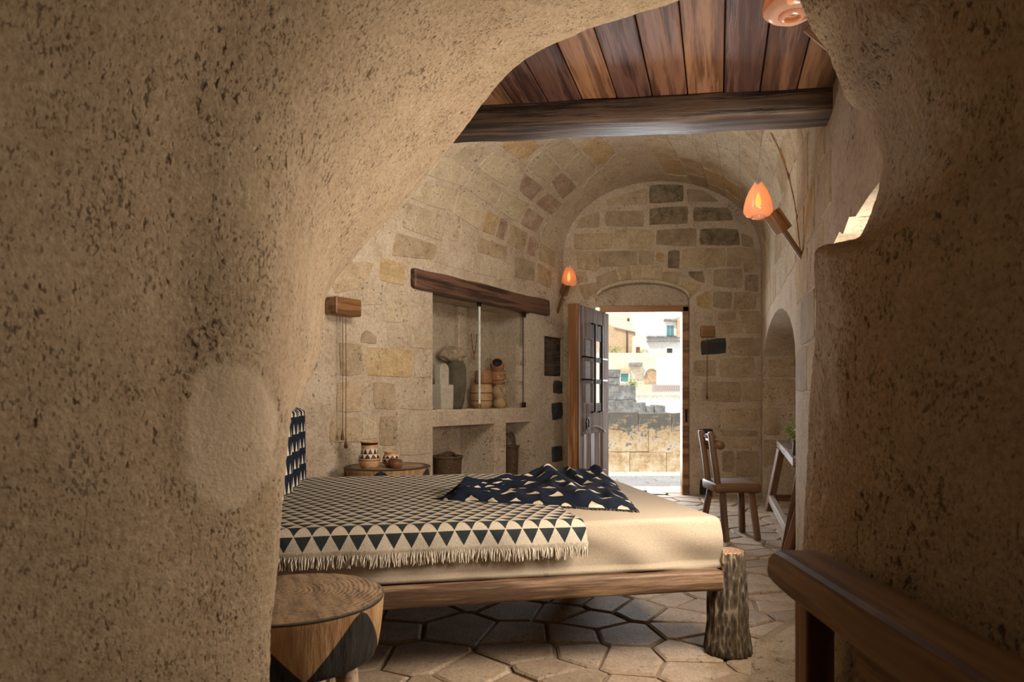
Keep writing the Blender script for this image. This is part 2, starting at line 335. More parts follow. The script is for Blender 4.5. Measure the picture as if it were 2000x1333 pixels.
def glass_mat():
    m = bpy.data.materials.new('clear_glass'); m.use_nodes = True; nt = m.node_tree; nt.nodes.remove(nt.nodes['Principled BSDF'])
    t = N(nt, 'ShaderNodeBsdfTransparent'); t.inputs[0].default_value = (0.985, 0.99, 0.985, 1)
    g = N(nt, 'ShaderNodeBsdfGlossy'); g.inputs['Roughness'].default_value = 0.03
    mx = N(nt, 'ShaderNodeMixShader'); mx.inputs[0].default_value = 0.045; nt.links.new(t.outputs[0], mx.inputs[1]); nt.links.new(g.outputs[0], mx.inputs[2])
    nt.links.new(mx.outputs[0], nt.nodes['Material Output'].inputs[0]); return m
MAT['glass'] = glass_mat()
MAT['glass_edge'] = plain('pale_glass_edge', (0.72, 0.74, 0.70), 0.3)
def shade_mat():
    m = bpy.data.materials.new('frosted_lamp_glass'); m.use_nodes = True; nt = m.node_tree; nt.nodes.remove(nt.nodes['Principled BSDF'])
    t = N(nt, 'ShaderNodeBsdfTransparent'); t.inputs[0].default_value = (1.0, 0.86, 0.74, 1)
    tr = N(nt, 'ShaderNodeBsdfTranslucent'); tr.inputs[0].default_value = (0.95, 0.50, 0.25, 1)
    d = N(nt, 'ShaderNodeBsdfDiffuse'); d.inputs[0].default_value = (0.85, 0.68, 0.56, 1)
    g = N(nt, 'ShaderNodeBsdfGlossy'); g.inputs['Roughness'].default_value = 0.2
    a = N(nt, 'ShaderNodeMixShader'); a.inputs[0].default_value = 0.4; nt.links.new(tr.outputs[0], a.inputs[1]); nt.links.new(d.outputs[0], a.inputs[2])
    c = N(nt, 'ShaderNodeMixShader'); c.inputs[0].default_value = 0.25; nt.links.new(a.outputs[0], c.inputs[1]); nt.links.new(t.outputs[0], c.inputs[2])
    e = N(nt, 'ShaderNodeMixShader'); e.inputs[0].default_value = 0.06; nt.links.new(c.outputs[0], e.inputs[1]); nt.links.new(g.outputs[0], e.inputs[2])
    nt.links.new(e.outputs[0], nt.nodes['Material Output'].inputs[0]); return m
MAT['shade'] = shade_mat()
MAT['flame'] = emis('lamp_flame', (1.0, 0.30, 0.03), 6.0); MAT['ember'] = emis('dim_lamp_flame', (1.0, 0.45, 0.2), 1.0)
# ------------------------------------------------------------------ room geometry
YE = 7.48                                   # end wall
def XL(Y): return -4.585+0.69*Y             # left wall line
def XR(Y): return 0.496+0.308*Y             # right wall line
LT = Vector((0.69, 1, 0)).normalized(); LN = Vector((LT.y, -LT.x, 0))      # tangent, normal into the room
RT = Vector((0.308, 1, 0)).normalized(); RN = Vector((-RT.y, RT.x, 0))
L0 = Vector((XL(3.9), 3.9, 0)); R0 = Vector((XR(1.3), 1.3, 0))
def lw(s, z, d=0.0): return L0+LT*s+Vector((0, 0, z))-LN*d
def rw(s, z, d=0.0): return R0+RT*s+Vector((0, 0, z))-RN*d
def lpx(px):            # s on the left wall hit by image column px
    k = (px-CX)/FP; Y = 4.585/(0.69-k); return (Y-3.9)/LT.y
def rpx(px):
    k = (px-CX)/FP; Y = 0.496/(k-0.308); return (Y-1.3)/RT.y
SLE = (YE-3.9)/LT.y; SRE = (YE-1.3)/RT.y
BASE = {}
def holed(outer, holes, f):
    loops = [outer]+holes
    vs = [f(*p) for lp in loops for p in lp]
    tris = tessellate_polygon([[Vector((p[0], p[1], 0)) for p in lp] for lp in loops])
    return vs, [tuple(t) for t in tris]
def reveal(vs, fs, loop, f, d, back=True, skip=()):
    n = len(loop); b = len(vs)
    for p in loop: vs.append(f(p[0], p[1], 0))
    for p in loop: vs.append(f(p[0], p[1], d))
    for i in range(n):
        if i in skip: continue
        j = (i+1) % n; fs.append((b+i, b+j, b+n+j, b+n+i))
    if back:
        for t in tessellate_polygon([[Vector((p[0], p[1], 0)) for p in loop]]): fs.append(tuple(b+n+k for k in t))
def wallobj(name, vs, fs, mat='plaster'):
    o = struct(mk(name, vs, fs, MAT[mat])); BASE[name] = BVHTree.FromPolygons([Vector(v) for v in vs], fs); return o
# left wall with the two-storey display niche and the shutter opening
sA, sB = lpx(845), lpx(1036); sC, sD = lpx(965), lpx(988)
ZSH0, ZSH1 = 0.845, 0.985
up = [(sA, ZSH1), (sB, ZSH1), (sB, 2.0), (sA, 2.0)]
lo1 = [(sA, 0.0), (sC, 0.0), (sC, ZSH0), (sA, ZSH0)]
lo2 = [(sD, 0.0), (sB, 0.0), (sB, ZSH0), (sD, ZSH0)]
ZSL0, ZSL1 = 2.2, 2.62
lo1 = [(a, max(b, 0.002)) for a, b in lo1]; lo2 = [(a, max(b, 0.002)) for a, b in lo2]
shut = [(lpx(1063), 1.33), (lpx(1099), 1.33), (lpx(1099), 1.76), (lpx(1063), 1.76)]
vs, fs = holed([(-0.9, 0), (SLE+0.1, 0), (SLE+0.1, ZSL1+0.06), (-0.9, ZSL0)], [up, lo1, lo2, shut], lw)
reveal(vs, fs, up, lw, 0.42); reveal(vs, fs, lo1, lw, 0.42); reveal(vs, fs, lo2, lw, 0.42); reveal(vs, fs, shut, lw, 0.08)
wall_left = wallobj('wall_left', vs, fs)
# right wall with the arched desk recess and the small window by the cave
rA, rB = rpx(1490), rpx(1554)
def arch(s0, s1, z0, zsp, rise, n=14):
    pts = [(s0, z0), (s1, z0)]
    for i in range(n+1):
        a = PI*i/n; pts.append(((s0+s1)/2+(s1-s0)/2*math.cos(a), zsp+rise*math.sin(a)))
    return pts
rec = arch(min(rA, rB), max(rA, rB), 0.002, 1.32, 0.50)
sw = (2.0-1.3)/RT.y
win = [(((a-1.3)/RT.y), b) for a, b in ((1.92, 1.0), (2.72, 1.0), (2.82, 1.2), (2.84, 1.745), (2.70, 1.765), (2.62, 1.735), (2.5, 1.77), (2.38, 1.74), (2.2, 1.75), (1.92, 1.75))]
vs, fs = holed([(0.53, 0), (SRE+0.1, 0), (SRE+0.1, 2.66), (0.53, 2.42)], [rec, win], rw)
reveal(vs, fs, rec, rw, 0.55); reveal(vs, fs, win, rw, 0.22)
wall_right = wallobj('wall_right', vs, fs)
# end wall with the door opening under a segmental arch
dX0, dX1 = P(1163, 0, YE).x, P(1347, 0, YE).x
zA = P(0, 582, YE).z; zAp = P(0, 549, YE).z
door_hole = [(dX0, 0.0), (dX1, 0.0)]+[((dX0+dX1)/2+(dX1-dX0)/2*math.cos(PI*i/12), zA+(zAp-zA)*math.sin(PI*i/12)) for i in range(13)]
ew = lambda x, z, d=0.0: Vector((x, YE+d, z))
vs, fs = holed([(-3.2, -0.3), (3.6, -0.3), (3.6, 4.3), (-3.2, 4.3)], [[(a, max(b, 0.001)) for a, b in door_hole]], ew)
reveal(vs, fs, door_hole, ew, 0.38, back=False)
wall_back = wallobj('wall_back', vs, fs)
# vault
ZCR = 3.53
def vaultpt(a, v):
    L = Vector((XL(3.6), 3.6, 0)).lerp(Vector((XL(YE), YE, 0)), v); R = Vector((XR(2.95), 2.95, 0)).lerp(Vector((XR(YE), YE, 0)), v)
    zl = 2.2+(2.66-2.2)*v; zr = 2.45+(2.66-2.45)*v
    c = (1-math.cos(a))/2; c0 = c
    zs = zl+(zr-zl)*c; p = L.lerp(R, c0); p.z = zs+(ZCR-zs)*(math.sin(a)**0.92); return p
vs, fs, _ = gridf(49, 40, lambda i, j: (vaultpt(PI*i, j), (i, j)))
vault = wallobj('ceiling', vs, fs); vault.data.polygons.foreach_set('use_smooth', [True]*len(vault.data.polygons))
# unseen outer shell, added to keep sky light from leaking into the room
o = [(-3.3, -2.6), (3.7, -2.6), (3.7, 7.86), (-3.3, 7.86)]
vs = [Vector((x, y, -0.3)) for x, y in o]+[Vector((x, y, 4.3)) for x, y in o]
struct(mk('wall_light_shell', vs, [(0, 1, 5, 4), (1, 2, 6, 5), (3, 0, 4, 7), (4, 5, 6, 7)], MAT['plaster']))
# ------------------------------------------------------------------ stones of the walls
ALLB = list(BASE.values())
def hit(px, py, names):
    d = P(px, py, 1.0)-Vector((0, 0, EYE)); d.normalize(); best = None
    for n_ in names:
        r = BASE[n_].ray_cast(Vector((0, 0, EYE)), d)
        if r[0] is not None and (best is None or r[3] < best[2]):
            nn = r[1] if r[1].dot(d) < 0 else -r[1]; best = (r[0], nn, r[3])
    return best
def stone_px(parent, poly, mat, names, proud=0.006, name='stone'):
    n = len(poly); cx = sum(p[0] for p in poly)/n; cy = sum(p[1] for p in poly)/n
    ring = []
    for i in range(n):
        a = poly[i]; b = poly[(i+1) % n]
        for k in range(3):
            t = k/3.0; x = a[0]+(b[0]-a[0])*t; y = a[1]+(b[1]-a[1])*t
            x += (x-cx)*0.035; y += (y-cy)*0.035
            sh = 0.035 if k == 0 else -0.012
            x += (cx-x)*sh+random.uniform(-0.8, 0.8); y += (cy-y)*sh+random.uniform(-0.8, 0.8)
            ring.append((x, y))
    out = []; inn = []
    c = hit(cx, cy, names)
    if c is None: return None
    for x, y in ring:
        h = hit(x, y, names)
        if h is None or (h[0]-c[0]).length > 0.9: return None
        out.append(h[0]-h[1]*0.004)
        inn.append(h[0].lerp(c[0], 0.045)+h[1]*(proud+random.uniform(-.0015, .0015)))
    m = len(out); vs = out+inn+[c[0]+c[1]*proud]
    fs = []
    for i in range(m):
        j = (i+1) % m; fs += [(i, j, m+j, m+i), (m+i, m+j, 2*m)]
    return mk(name, vs, fs, MAT[mat], parent, False)
def crop(ox, oy, k, lst): return [([(ox+x/k, oy+y/k) for x, y in q], m) for q, m in lst]
LV = [([(250,600),(640,740),(590,960),(215,830)],'cream'),([(680,775),(755,800),(740,960),(660,950)],'cream'),([(775,800),(925,900),(900,1030),(750,975)],'plaster'),
 ([(940,925),(1190,1015),(1180,1130),(910,1060)],'tan'),([(430,400),(700,480),(620,670),(290,560)],'cream'),([(740,500),(1000,660),(930,850),(690,700)],'cream'),
 ([(1010,680),(1120,735),(1070,900),(955,860)],'yellow'),([(1135,750),(1200,780),(1160,950),(1085,910)],'red'),([(1215,795),(1390,890),(1340,1050),(1185,970)],'tan'),
 ([(1405,905),(1470,950),(1450,1105),(1365,1060)],'red'),([(1490,970),(1640,1060),(1630,1200),(1480,1130)],'tan'),([(870,300),(1140,460),(1070,640),(790,455)],'cream'),
 ([(1155,500),(1400,615),(1280,780),(1085,650)],'cream'),([(1385,640),(1530,750),(1460,885),(1310,790)],'red'),([(1560,785),(1720,870),(1640,1025),(1495,900)],'cream'),
 ([(600,170),(850,290),(760,440),(450,345)],'cream'),([(1060,125),(1320,275),(1180,450),(910,275)],'cream'),([(1350,330),(1520,455),(1420,585),(1305,490)],'red'),
 ([(1560,505),(1700,610),(1610,715),(1455,600)],'red'),([(1720,645),(1850,740),(1760,845),(1635,735)],'cream'),([(800,75),(1040,95),(900,240),(660,180)],'cream'),
 ([(1130,60),(1310,-90),(1495,75),(1340,230)],'yellow'),([(1370,245),(1510,115),(1690,290),(1540,400)],'cream'),([(1605,400),(1700,315),(1835,450),(1710,570)],'red'),
 ([(1740,600),(1860,475),(1985,590),(1870,705)],'cream'),([(1530,75),(1690,-60),(1850,100),(1710,270)],'cream'),([(1725,285),(1870,125),(2010,280),(1870,430)],'cream'),
 ([(1880,100),(2030,-30),(2190,110),(2040,260)],'yellow'),([(1890,455),(2030,300),(2160,430),(2010,570)],'cream'),([(2060,290),(2210,130),(2370,240),(2200,420)],'cream'),
 ([(170,880),(540,995),(510,1130),(120,1095)],'tan'),([(540,1035),(855,1065),(850,1250),(520,1150)],'plaster'),([(875,1085),(1090,1155),(1085,1300),(865,1250)],'plaster'),
 ([(1105,1165),(1235,1170),(1230,1320),(1105,1320)],'plaster'),([(1260,1105),(1445,1155),(1445,1330),(1260,1290)],'grey'),([(1470,1155),(1600,1240),(1600,1400),(1465,1330)],'tan')]
LW = [([(430,630),(715,650),(715,820),(435,805)],'yellow'),([(520,75),(665,120),(660,245),(510,215)],'yellow'),([(720,530),(835,545),(835,640),(700,630)],'cream'),
 ([(250,850),(400,850),(400,1030),(245,1030)],'tan'),([(470,850),(610,860),(610,1020),(480,1010)],'tan'),([(630,870),(835,860),(835,1020),(630,1010)],'plaster'),
 ([(210,1070),(390,1070),(390,1220),(200,1220)],'tan'),([(405,1070),(495,1065),(495,1200),(400,1200)],'cream'),([(515,1060),(620,1060),(620,1240),(510,1240)],'tan'),
 ([(635,1065),(835,1055),(835,1290),(640,1300)],'plaster'),([(395,600),(400,545),(440,522),(488,565),(492,608)],'grey'),([(725,655),(832,655),(832,815),(730,820)],'plaster'),
 ([(60,765),(75,715),(105,700),(128,740),(105,780)],'grey'),([(400,250),(520,240),(540,360),(410,370)],'plaster'),([(545,290),(690,280),(690,470),(560,480)],'cream'),
 ([(260,600),(400,620),(400,800),(270,810)],'tan'),([(200,130),(340,100),(480,110),(400,260),(230,300)],'tan')]
EWS = [([(510,285),(870,180),(870,330),(505,340)],'tan'),([(900,150),(1210,150),(1210,300),(900,320)],'sooty'),([(1250,185),(1400,205),(1550,305),(1250,300)],'grey'),
 ([(265,455),(430,400),(430,540),(215,550)],'tan'),([(490,400),(840,390),(840,540),(490,530)],'grey'),([(900,370),(1250,350),(1250,510),(900,520)],'sooty'),([(1310,360),(1630,360),(1680,480),(1310,490)],'sooty'),
 ([(195,610),(550,595),(545,740),(205,750)],'tan'),([(580,570),(940,565),(930,730),(580,740)],'tan'),([(965,570),(1330,550),(1330,720),(960,710)],'grey'),([(1370,560),(1720,560),(1740,710),(1370,710)],'sooty'),([(1750,600),(1850,640),(1870,735),(1760,720)],'tan'),
 ([(220,780),(410,770),(410,950),(230,930)],'tan'),([(430,770),(780,765),(780,895),(430,910)],'grey'),([(800,765),(935,765),(935,890),(800,880)],'tan'),([(960,780),(1040,790),(1030,870),(960,860)],'yellow'),([(1075,770),(1180,760),(1170,930),(1065,920)],'sooty'),
 ([(1200,750),(1600,740),(1600,910),(1210,920)],'tan'),([(1620,740),(1750,735),(1750,900),(1620,910)],'tan'),([(1775,745),(1890,745),(1900,965),(1775,960)],'tan'),
 ([(210,965),(300,955),(330,1050),(235,1065)],'tan'),([(395,1010),(580,935),(612,1045),(430,1115)],'tan'),([(595,905),(720,900),(730,1020),(645,1040)],'tan'),([(740,900),(830,900),(820,1015),(745,1020)],'tan'),
 ([(850,900),(1015,900),(1005,1030),(845,1015)],'tan'),([(1025,960),(1190,960),(1155,1085),(1015,1045)],'tan'),([(1215,1035),(1390,1090),(1275,1205),(1180,1115)],'yellow'),([(1260,955),(1400,950),(1410,1070),(1275,1010)],'sooty'),
 ([(1500,940),(1755,930),(1755,1105),(1490,1090)],'tan'),([(1785,990),(1910,985),(1910,1145),(1790,1130)],'grey'),([(1335,1190),(1440,1135),(1485,1185),(1470,1300),(1340,1280)],'yellow'),([(1495,1145),(1665,1145),(1655,1300),(1490,1290)],'grey'),
 ([(1690,1145),(1880,1155),(1885,1300),(1685,1315)],'tan'),([(235,1085),(400,1060),(425,1125),(300,1220)],'tan')]
EW2 = [([(225,160),(330,155),(330,203),(225,207)],'tan'),([(345,150),(478,150),(480,280),(400,283)],'tan'),([(230,217),(370,215),(370,280),(230,285)],'tan'),([(120,330),(270,310),(270,405),(125,415)],'black'),
 ([(295,312),(478,312),(478,420),(295,415)],'tan'),([(75,450),(205,445),(210,540),(80,540)],'grey'),([(235,440),(440,430),(440,550),(235,550)],'tan'),([(130,580),(360,577),(360,700),(130,692)],'tan'),([(370,577),(488,572),(486,690),(370,700)],'tan'),
 ([(245,745),(478,742),(478,850),(245,860)],'tan'),([(60,742),(230,742),(230,850),(60,850)],'plaster'),([(112,862),(192,862),(192,985),(110,980)],'black'),([(250,872),(465,872),(465,908),(250,905)],'tan'),([(248,925),(478,930),(470,980),(248,975)],'tan'),
 ([(250,1000),(320,1000),(320,1120),(250,1120)],'grey'),([(335,1000),(470,1000),(470,1150),(335,1150)],'tan'),([(62,1000),(200,1000),(200,1140),(62,1140)],'plaster'),([(115,1172),(190,1162),(190,1280),(115,1272)],'black'),([(270,1272),(470,1272),(470,1335),(270,1335)],'sooty')]
DK = [([(1081,743),(1098,745),(1098,770),(1080,768)],'black'),([(1077,788),(1098,786),(1098,818),(1078,821)],'black'),([(1077,873),(1098,871),(1098,900),(1078,903)],'black')]
RC = [([(532,440),(688,440),(688,548),(532,548)],'tan'),([(515,562),(688,560),(690,715),(505,720)],'tan'),([(540,250),(680,250),(685,430),(535,430)],'grey'),([(505,735),(600,735),(600,900),(500,900)],'tan'),([(500,930),(590,930),(580,1060),(500,1100)],'tan')]
LWN = ['wall_left', 'ceiling']
for q, m in crop(740, 270, 4.762, LV)+crop(580, 480, 3.175, LW)+DK:
    c_ = hit(sum(p[0] for p in q)/len(q), sum(p[1] for p in q)/len(q), LWN+['wall_back'])
    if c_ is None: continue
    pr = vault if c_[0].z > ZSL0+0.3 else wall_left
    stone_px(pr, q, m, LWN)
for q, m in crop(1080, 330, 4.762, EWS)+crop(1330, 560, 3.1, EW2): stone_px(wall_back, q, m, ['wall_back'])
for q, m in crop(1330, 560, 3.1, RC): stone_px(wall_right, q, m, ['wall_right'])
# right wall and right haunch: running bond
ph = 0.0
for row in range(16):
    z0 = 0.05+row*0.27; ph = 0.23 if row % 2 else 0.0
    s_ = (2.95-1.3)/RT.y+ph-0.3
    while s_ < SRE-0.1:
        ln = random.uniform(0.38, 0.6); a, b = s_+0.012, min(s_+ln, SRE-0.03)-0.012; s_ += ln
        if b-a < 0.1: continue
        def pt(ss, zz):
            if zz <= 2.40: return rw(ss, zz)
            v = (R0.y+RT.y*ss-2.95)/(YE-2.95); return vaultpt(PI-min(1.5, (zz-2.40)*0.75), max(0, min(1, v)))
        cs, cz = (a+b)/2, z0+0.13
        if min(rA, rB)-0.2 < cs < max(rA, rB)+0.15 and cz < 1.95: continue
        q = [proj(pt(*c)) for c in ((a, z0), (b, z0), (b, z0+0.25), (a, z0+0.25))]
        if max(p[0] for p in q) > 1640 or min(p[1] for p in q) < 150: continue
        pr = wall_right if z0 < 2.3 else vault
        stone_px(pr, q, random.choice(['cream', 'tan', 'tan', 'yellow', 'cream', 'tan']), ['wall_right', 'ceiling'], 0.005)
# ------------------------------------------------------------------ cave rock in front
def crs(A, n):
    A = np.asarray(A, float); k = len(A); t = np.linspace(0, k-1, n); i = np.clip(t.astype(int), 0, k-2); f = (t-i).reshape((-1,)+(1,)*(A.ndim-1))
    p0 = A[np.maximum(i-1, 0)]; p1 = A[i]; p2 = A[i+1]; p3 = A[np.minimum(i+2, k-1)]
    return 0.5*((2*p1)+(-p0+p2)*f+(2*p0-5*p1+4*p2-p3)*f*f+(-p0+3*p1-3*p2+p3)*f**3)
ST = []
def add(Fb, F, Nn, Mm, O, Pw):
    O = Vector(O); Pw = Vector(Pw); ST.append([Vector(q) for q in (Fb, F, Nn, Mm, O, O.lerp(Pw, 0.18)-(Vector(Mm)-O)*0.2, O.lerp(Pw, 0.42), Pw)])
def at_z(px, Y, z): return Vector(((px-CX)/FP*Y, Y, z))
for y, xn in ((1640, 512), (1440, 515), (1333, 518), (1250, 520), (1180, 527), (1120, 535), (1000, 545), (900, 550), (830, 551)):
    n_ = P(xn, y, 1.55); z = n_.z
    k = max(0, min(1, (1000-y)/170))
    add(at_z(250+200*k, 1.72+0.9*k, z), at_z(470+70*k, 1.66+0.5*k, z), n_, at_z(300, 1.27, z), at_z(-100, 0.98, z), Vector((-1.0, -0.8, z)))
for F, n_, Mm, O in (((578, 790, 2.45), (552, 740, 1.55), (300, 735, 1.28), (-100, 730, 1.0)), ((622, 690, 2.52), (555, 640, 1.56), (300, 620, 1.30), (-100, 600, 1.0)),
    ((637, 578, 2.58), (563, 500, 1.58), (300, 460, 1.30), (-120, 420, 1.0)), ((692, 502, 2.62), (580, 380, 1.60), (310, 300, 1.30), (-120, 180, 1.0)),
    ((790, 390, 2.66), (610, 260, 1.60), (340, 130, 1.30), (-100, -60, 1.0)), ((880, 282, 2.62), (680, 130, 1.60), (450, -60, 1.30), (80, -380, 1.0)),
    ((1000, 135, 2.35), (790, -10, 1.58), (640, -240, 1.27), (400, -700, 1.0)), ((1140, 60, 2.15), (950, -110, 1.55), (880, -380, 1.25), (800, -900, 0.95)),
    ((1330, -2, 1.98), (1120, -190, 1.52), (1130, -440, 1.22), (1150, -950, 0.92)), ((1450, -70, 1.92), (1330, -230, 1.54), (1380, -450, 1.25), (1450, -900, 0.95))):
    f = P(*F); o_ = P(*O)
    add(f+Vector((-0.10, 0.05, 0.16)), f, P(*n_), P(*Mm), o_, Vector((o_.x*1.1, -0.8, o_.z)))
for x, y in ((1545, -60), (1574, -2), (1592, 42), (1622, 92), (1641, 142), (1662, 188), (1703, 222), (1714, 268), (1728, 312), (1722, 355), (1709, 402), (1692, 445), (1677, 466), (1640, 474), (1601, 486), (1595, 520), (1597, 640), (1588, 760), (1582, 900), (1578, 1000), (1573, 1120), (1568, 1300), (1560, 1500), (1556, 1640)):
    n_ = P(x, y, 1.9); z = n_.z
    f = n_+Vector((0.06, 0.05, 0.01)); fb = n_+Vector((0.30, 0.12, 0.02))
    kk = 0.05*math.sin(y/140.0)
    add(fb, f, n_, Vector((max(0.822+kk*0.3, (x+75-CX)/FP*1.5), 1.5, z+(EYE-(y-HY)/FP*1.5-z)*float(np.interp(y, [250, 350, 530, 640], [0, 1, 1, 0])))), Vector((max(0.90, (x+330-CX)/FP*1.08), 1.08, z)), Vector((1.15, -0.8, z)))
G = np.array([[tuple(p) for p in st] for st in ST])
G = crs(G, 900); G = np.moveaxis(crs(np.moveaxis(G, 1, 0), 300), 0, 1)
nu, nv = G.shape[:2]; vv = G.reshape(-1, 3)
ii, jj = np.meshgrid(np.arange(nu-1), np.arange(nv-1), indexing='ij'); a = (ii*nv+jj).ravel()
q = np.stack([a, a+1, a+nv+1, a+nv], 1)
me = bpy.data.meshes.new('wall_front'); me.vertices.add(len(vv)); me.vertices.foreach_set('co', vv.ravel().astype(np.float32))
me.loops.add(q.size); me.loops.foreach_set('vertex_index', q.ravel().astype(np.int32)); me.polygons.add(len(q))
me.polygons.foreach_set('loop_start', np.arange(0, q.size, 4, dtype=np.int32)); me.update(calc_edges=True)
me.polygons.foreach_set('use_smooth', np.ones(len(q), dtype=bool)); me.materials.append(MAT['rock'])
me.flip_normals()
wf = bpy.data.objects.new('wall_front', me); C.objects.link(wf); struct(wf)
# ------------------------------------------------------------------ floor
fl = struct(mk('floor', [(-3.3, -2.6, -0.012), (3.7, -2.6, -0.012), (3.7, 7.9, -0.012), (-3.3, 7.9, -0.012)], [(0, 1, 2, 3)], MAT['grout']))
rs = random.Random(21); seeds = []; ang = math.radians(33)
for _ in range(26000):
    x, y = rs.uniform(-2.3, 3.4), rs.uniform(1.0, 7.75); rr = 0.150+0.10*rs.random()**1.5
    gx = (x*math.cos(ang)+y*math.sin(ang))*0.72; gy = (-x*math.sin(ang)+y*math.cos(ang))*1.22
    if all(math.hypot(gx-a[2], gy-a[3]) > max(rr, a[4])*0.98 for a in seeds): seeds.append((x, y, gx, gy, rr))
seeds = [(a[0], a[1]) for a in seeds]
def cell(i):
    x, y = seeds[i]; poly = [(x-.5, y-.5), (x+.5, y-.5), (x+.5, y+.5), (x-.5, y+.5)]
    for k, (u, v) in enumerate(seeds):
        if k == i or abs(u-x) > 0.8 or abs(v-y) > 0.8: continue
        mx, my, nx, ny = (x+u)/2, (y+v)/2, u-x, v-y; out = []
        for a in range(len(poly)):
            p, q_ = poly[a], poly[(a+1) % len(poly)]
            dp = (p[0]-mx)*nx+(p[1]-my)*ny; dq = (q_[0]-mx)*nx+(q_[1]-my)*ny
            if dp <= 0: out.append(p)
            if dp*dq < 0: t = dp/(dp-dq); out.append((p[0]+(q_[0]-p[0])*t, p[1]+(q_[1]-p[1])*t))
        poly = out
        if not poly: break
    return poly
tiles = []
for i in range(len(seeds)):
    pl = cell(i)
    if len(pl) < 3: continue
    cx = sum(p[0] for p in pl)/len(pl); cy = sum(p[1] for p in pl)/len(pl)
    u, v = proj((cx, cy, 0)); vis = 480 < u < 1640 and v < 1400
    hid = (700 < u < 1340 and v < 1120) or u < 720 and v < 1200
    tiles.append((not vis, hid, cy, cx, pl))
tiles.sort(key=lambda t: t[:3])
jv, jf = [], []
for k, (nv_, hd, cy, cx, pl) in enumerate(tiles):
    g = random.uniform(0.005, 0.011); n = len(pl); top = []; mid = []; low = []
    z = random.uniform(-0.003, 0.004); tx, ty = random.uniform(-.012, .012), random.uniform(-.012, .012)
    for (x, y) in pl:
        dx, dy = x-cx, y-cy; L_ = math.hypot(dx, dy); f1 = max(0.3, 1-g/L_); f2 = max(0.2, 1-(g+0.014)/L_)
        low.append((cx+dx*f1, cy+dy*f1, -0.02)); mid.append((cx+dx*f1, cy+dy*f1, z-0.007+dx*tx+dy*ty)); top.append((cx+dx*f2, cy+dy*f2, z+dx*tx+dy*ty))
    vs = low+mid+top; fs = [tuple(range(2*n, 3*n))]
    for a in range(n):
        b = (a+1) % n; fs += [(a, b, n+b, n+a), (n+a, n+b, 2*n+b, 2*n+a)]
    if k < 290 and not nv_:
        mk('flagstone', [(a-cx, b-cy, c) for a, b, c in vs], fs, MAT['pave'], fl, M=Matrix.Translation((cx, cy, 0)))
    else:
        o_ = len(jv); jv += vs; jf += [tuple(o_+q_ for q_ in f) for f in fs]
mk('flagstone_field', jv, jf, MAT['pave'], fl)['kind'] = 'stuff'
# rough threshold ledge at the cave mouth
vs, fs, uv = gridf(60, 60, lambda i, j: ((0, 0, 0), (0, 0)))
def ledge(i, j):
    Y = 1.5+1.45*j; x0 = 0.62+0.33*(Y-1.75)/0.8+max(0, (Y-2.45))*0.55; x1 = XR(Y)+0.05
    e = 0.03; t = i
    if t < 0.12: x = x0-0.012; z = 0.2*t/0.12-0.0
    else: x = x0+(x1-x0)*((t-0.12)/0.88); z = 0.2-0.02*math.exp(-(x-x0)*30)
    if j > 0.93: z = min(z, 0.2*(1-(j-0.93)/0.07)+0.0)
    n_ = nz((x, Y, z), 7, 3)*0.012+nz((x, Y, z), 22, 9)*0.006
    return Vector((x+n_*(t < 0.2), Y, max(-0.005, z+n_))), (i, j)
vs, fs, uv = gridf(60, 90, ledge)
o = mk('stone_ledge', vs, fs, MAT['ledge'], smooth=True); tag(o, 'rough eroded pale stone step on the floor beside the bench', 'step')
# ------------------------------------------------------------------ timber ceiling
ZC = 2.42
cp = struct(mk('ceiling_deck', [(-1.6, 1.2, ZC+0.035), (1.75, 1.2, ZC+0.035), (1.75, 3.2, ZC+0.035), (-1.6, 3.2, ZC+0.035)], [(0, 1, 2, 3)], MAT['beam']))
cp.name = 'ceiling_deck'
pd = Vector((0.308, 1, 0)).normalized()
for k in range(-10, 5):
    x = 0.852+k*0.1575; wdt = 0.1575-0.005
    c0 = Vector((x, 2.93, 0))
    a = c0-pd*1.6; b = c0+pd*0.12
    board('ceiling_plank', a+Vector((0, 0, ZC+0.015+random.uniform(-.003, .003))), b+Vector((0, 0, ZC+0.015+random.uniform(-.003, .003))), wdt*0.955, 0.03, MAT[{-6: 'plank3', -5: 'plank2', -4: 'plank2', -3: 'plank3', -2: 'plank2', -1: 'plank', 0: 'plank3', 1: 'plank2', 2: 'plank', 3: 'plank3'}.get(k, 'plank')], cp, bevel=0.003, cuts=0, seg=1)
bl = PZ(830, 284, 2.315); br = PZ(1622, 250, 2.315)
bd = (br-bl).normalized(); bp = Vector((-bd.y, bd.x, 0))
bl2 = bl-bd*0.75
o = board('ceiling_beam', bl2-bp*0.09+Vector((0, 0, 0.055)), br-bp*0.09+bd*0.06+Vector((0, 0, 0.055)), 0.18, 0.11, MAT['beam'], None, bevel=0.014, cuts=30, jitter=0.012)
tag(o, 'dark rough-hewn ceiling beam spanning under the wooden planks', 'beam')
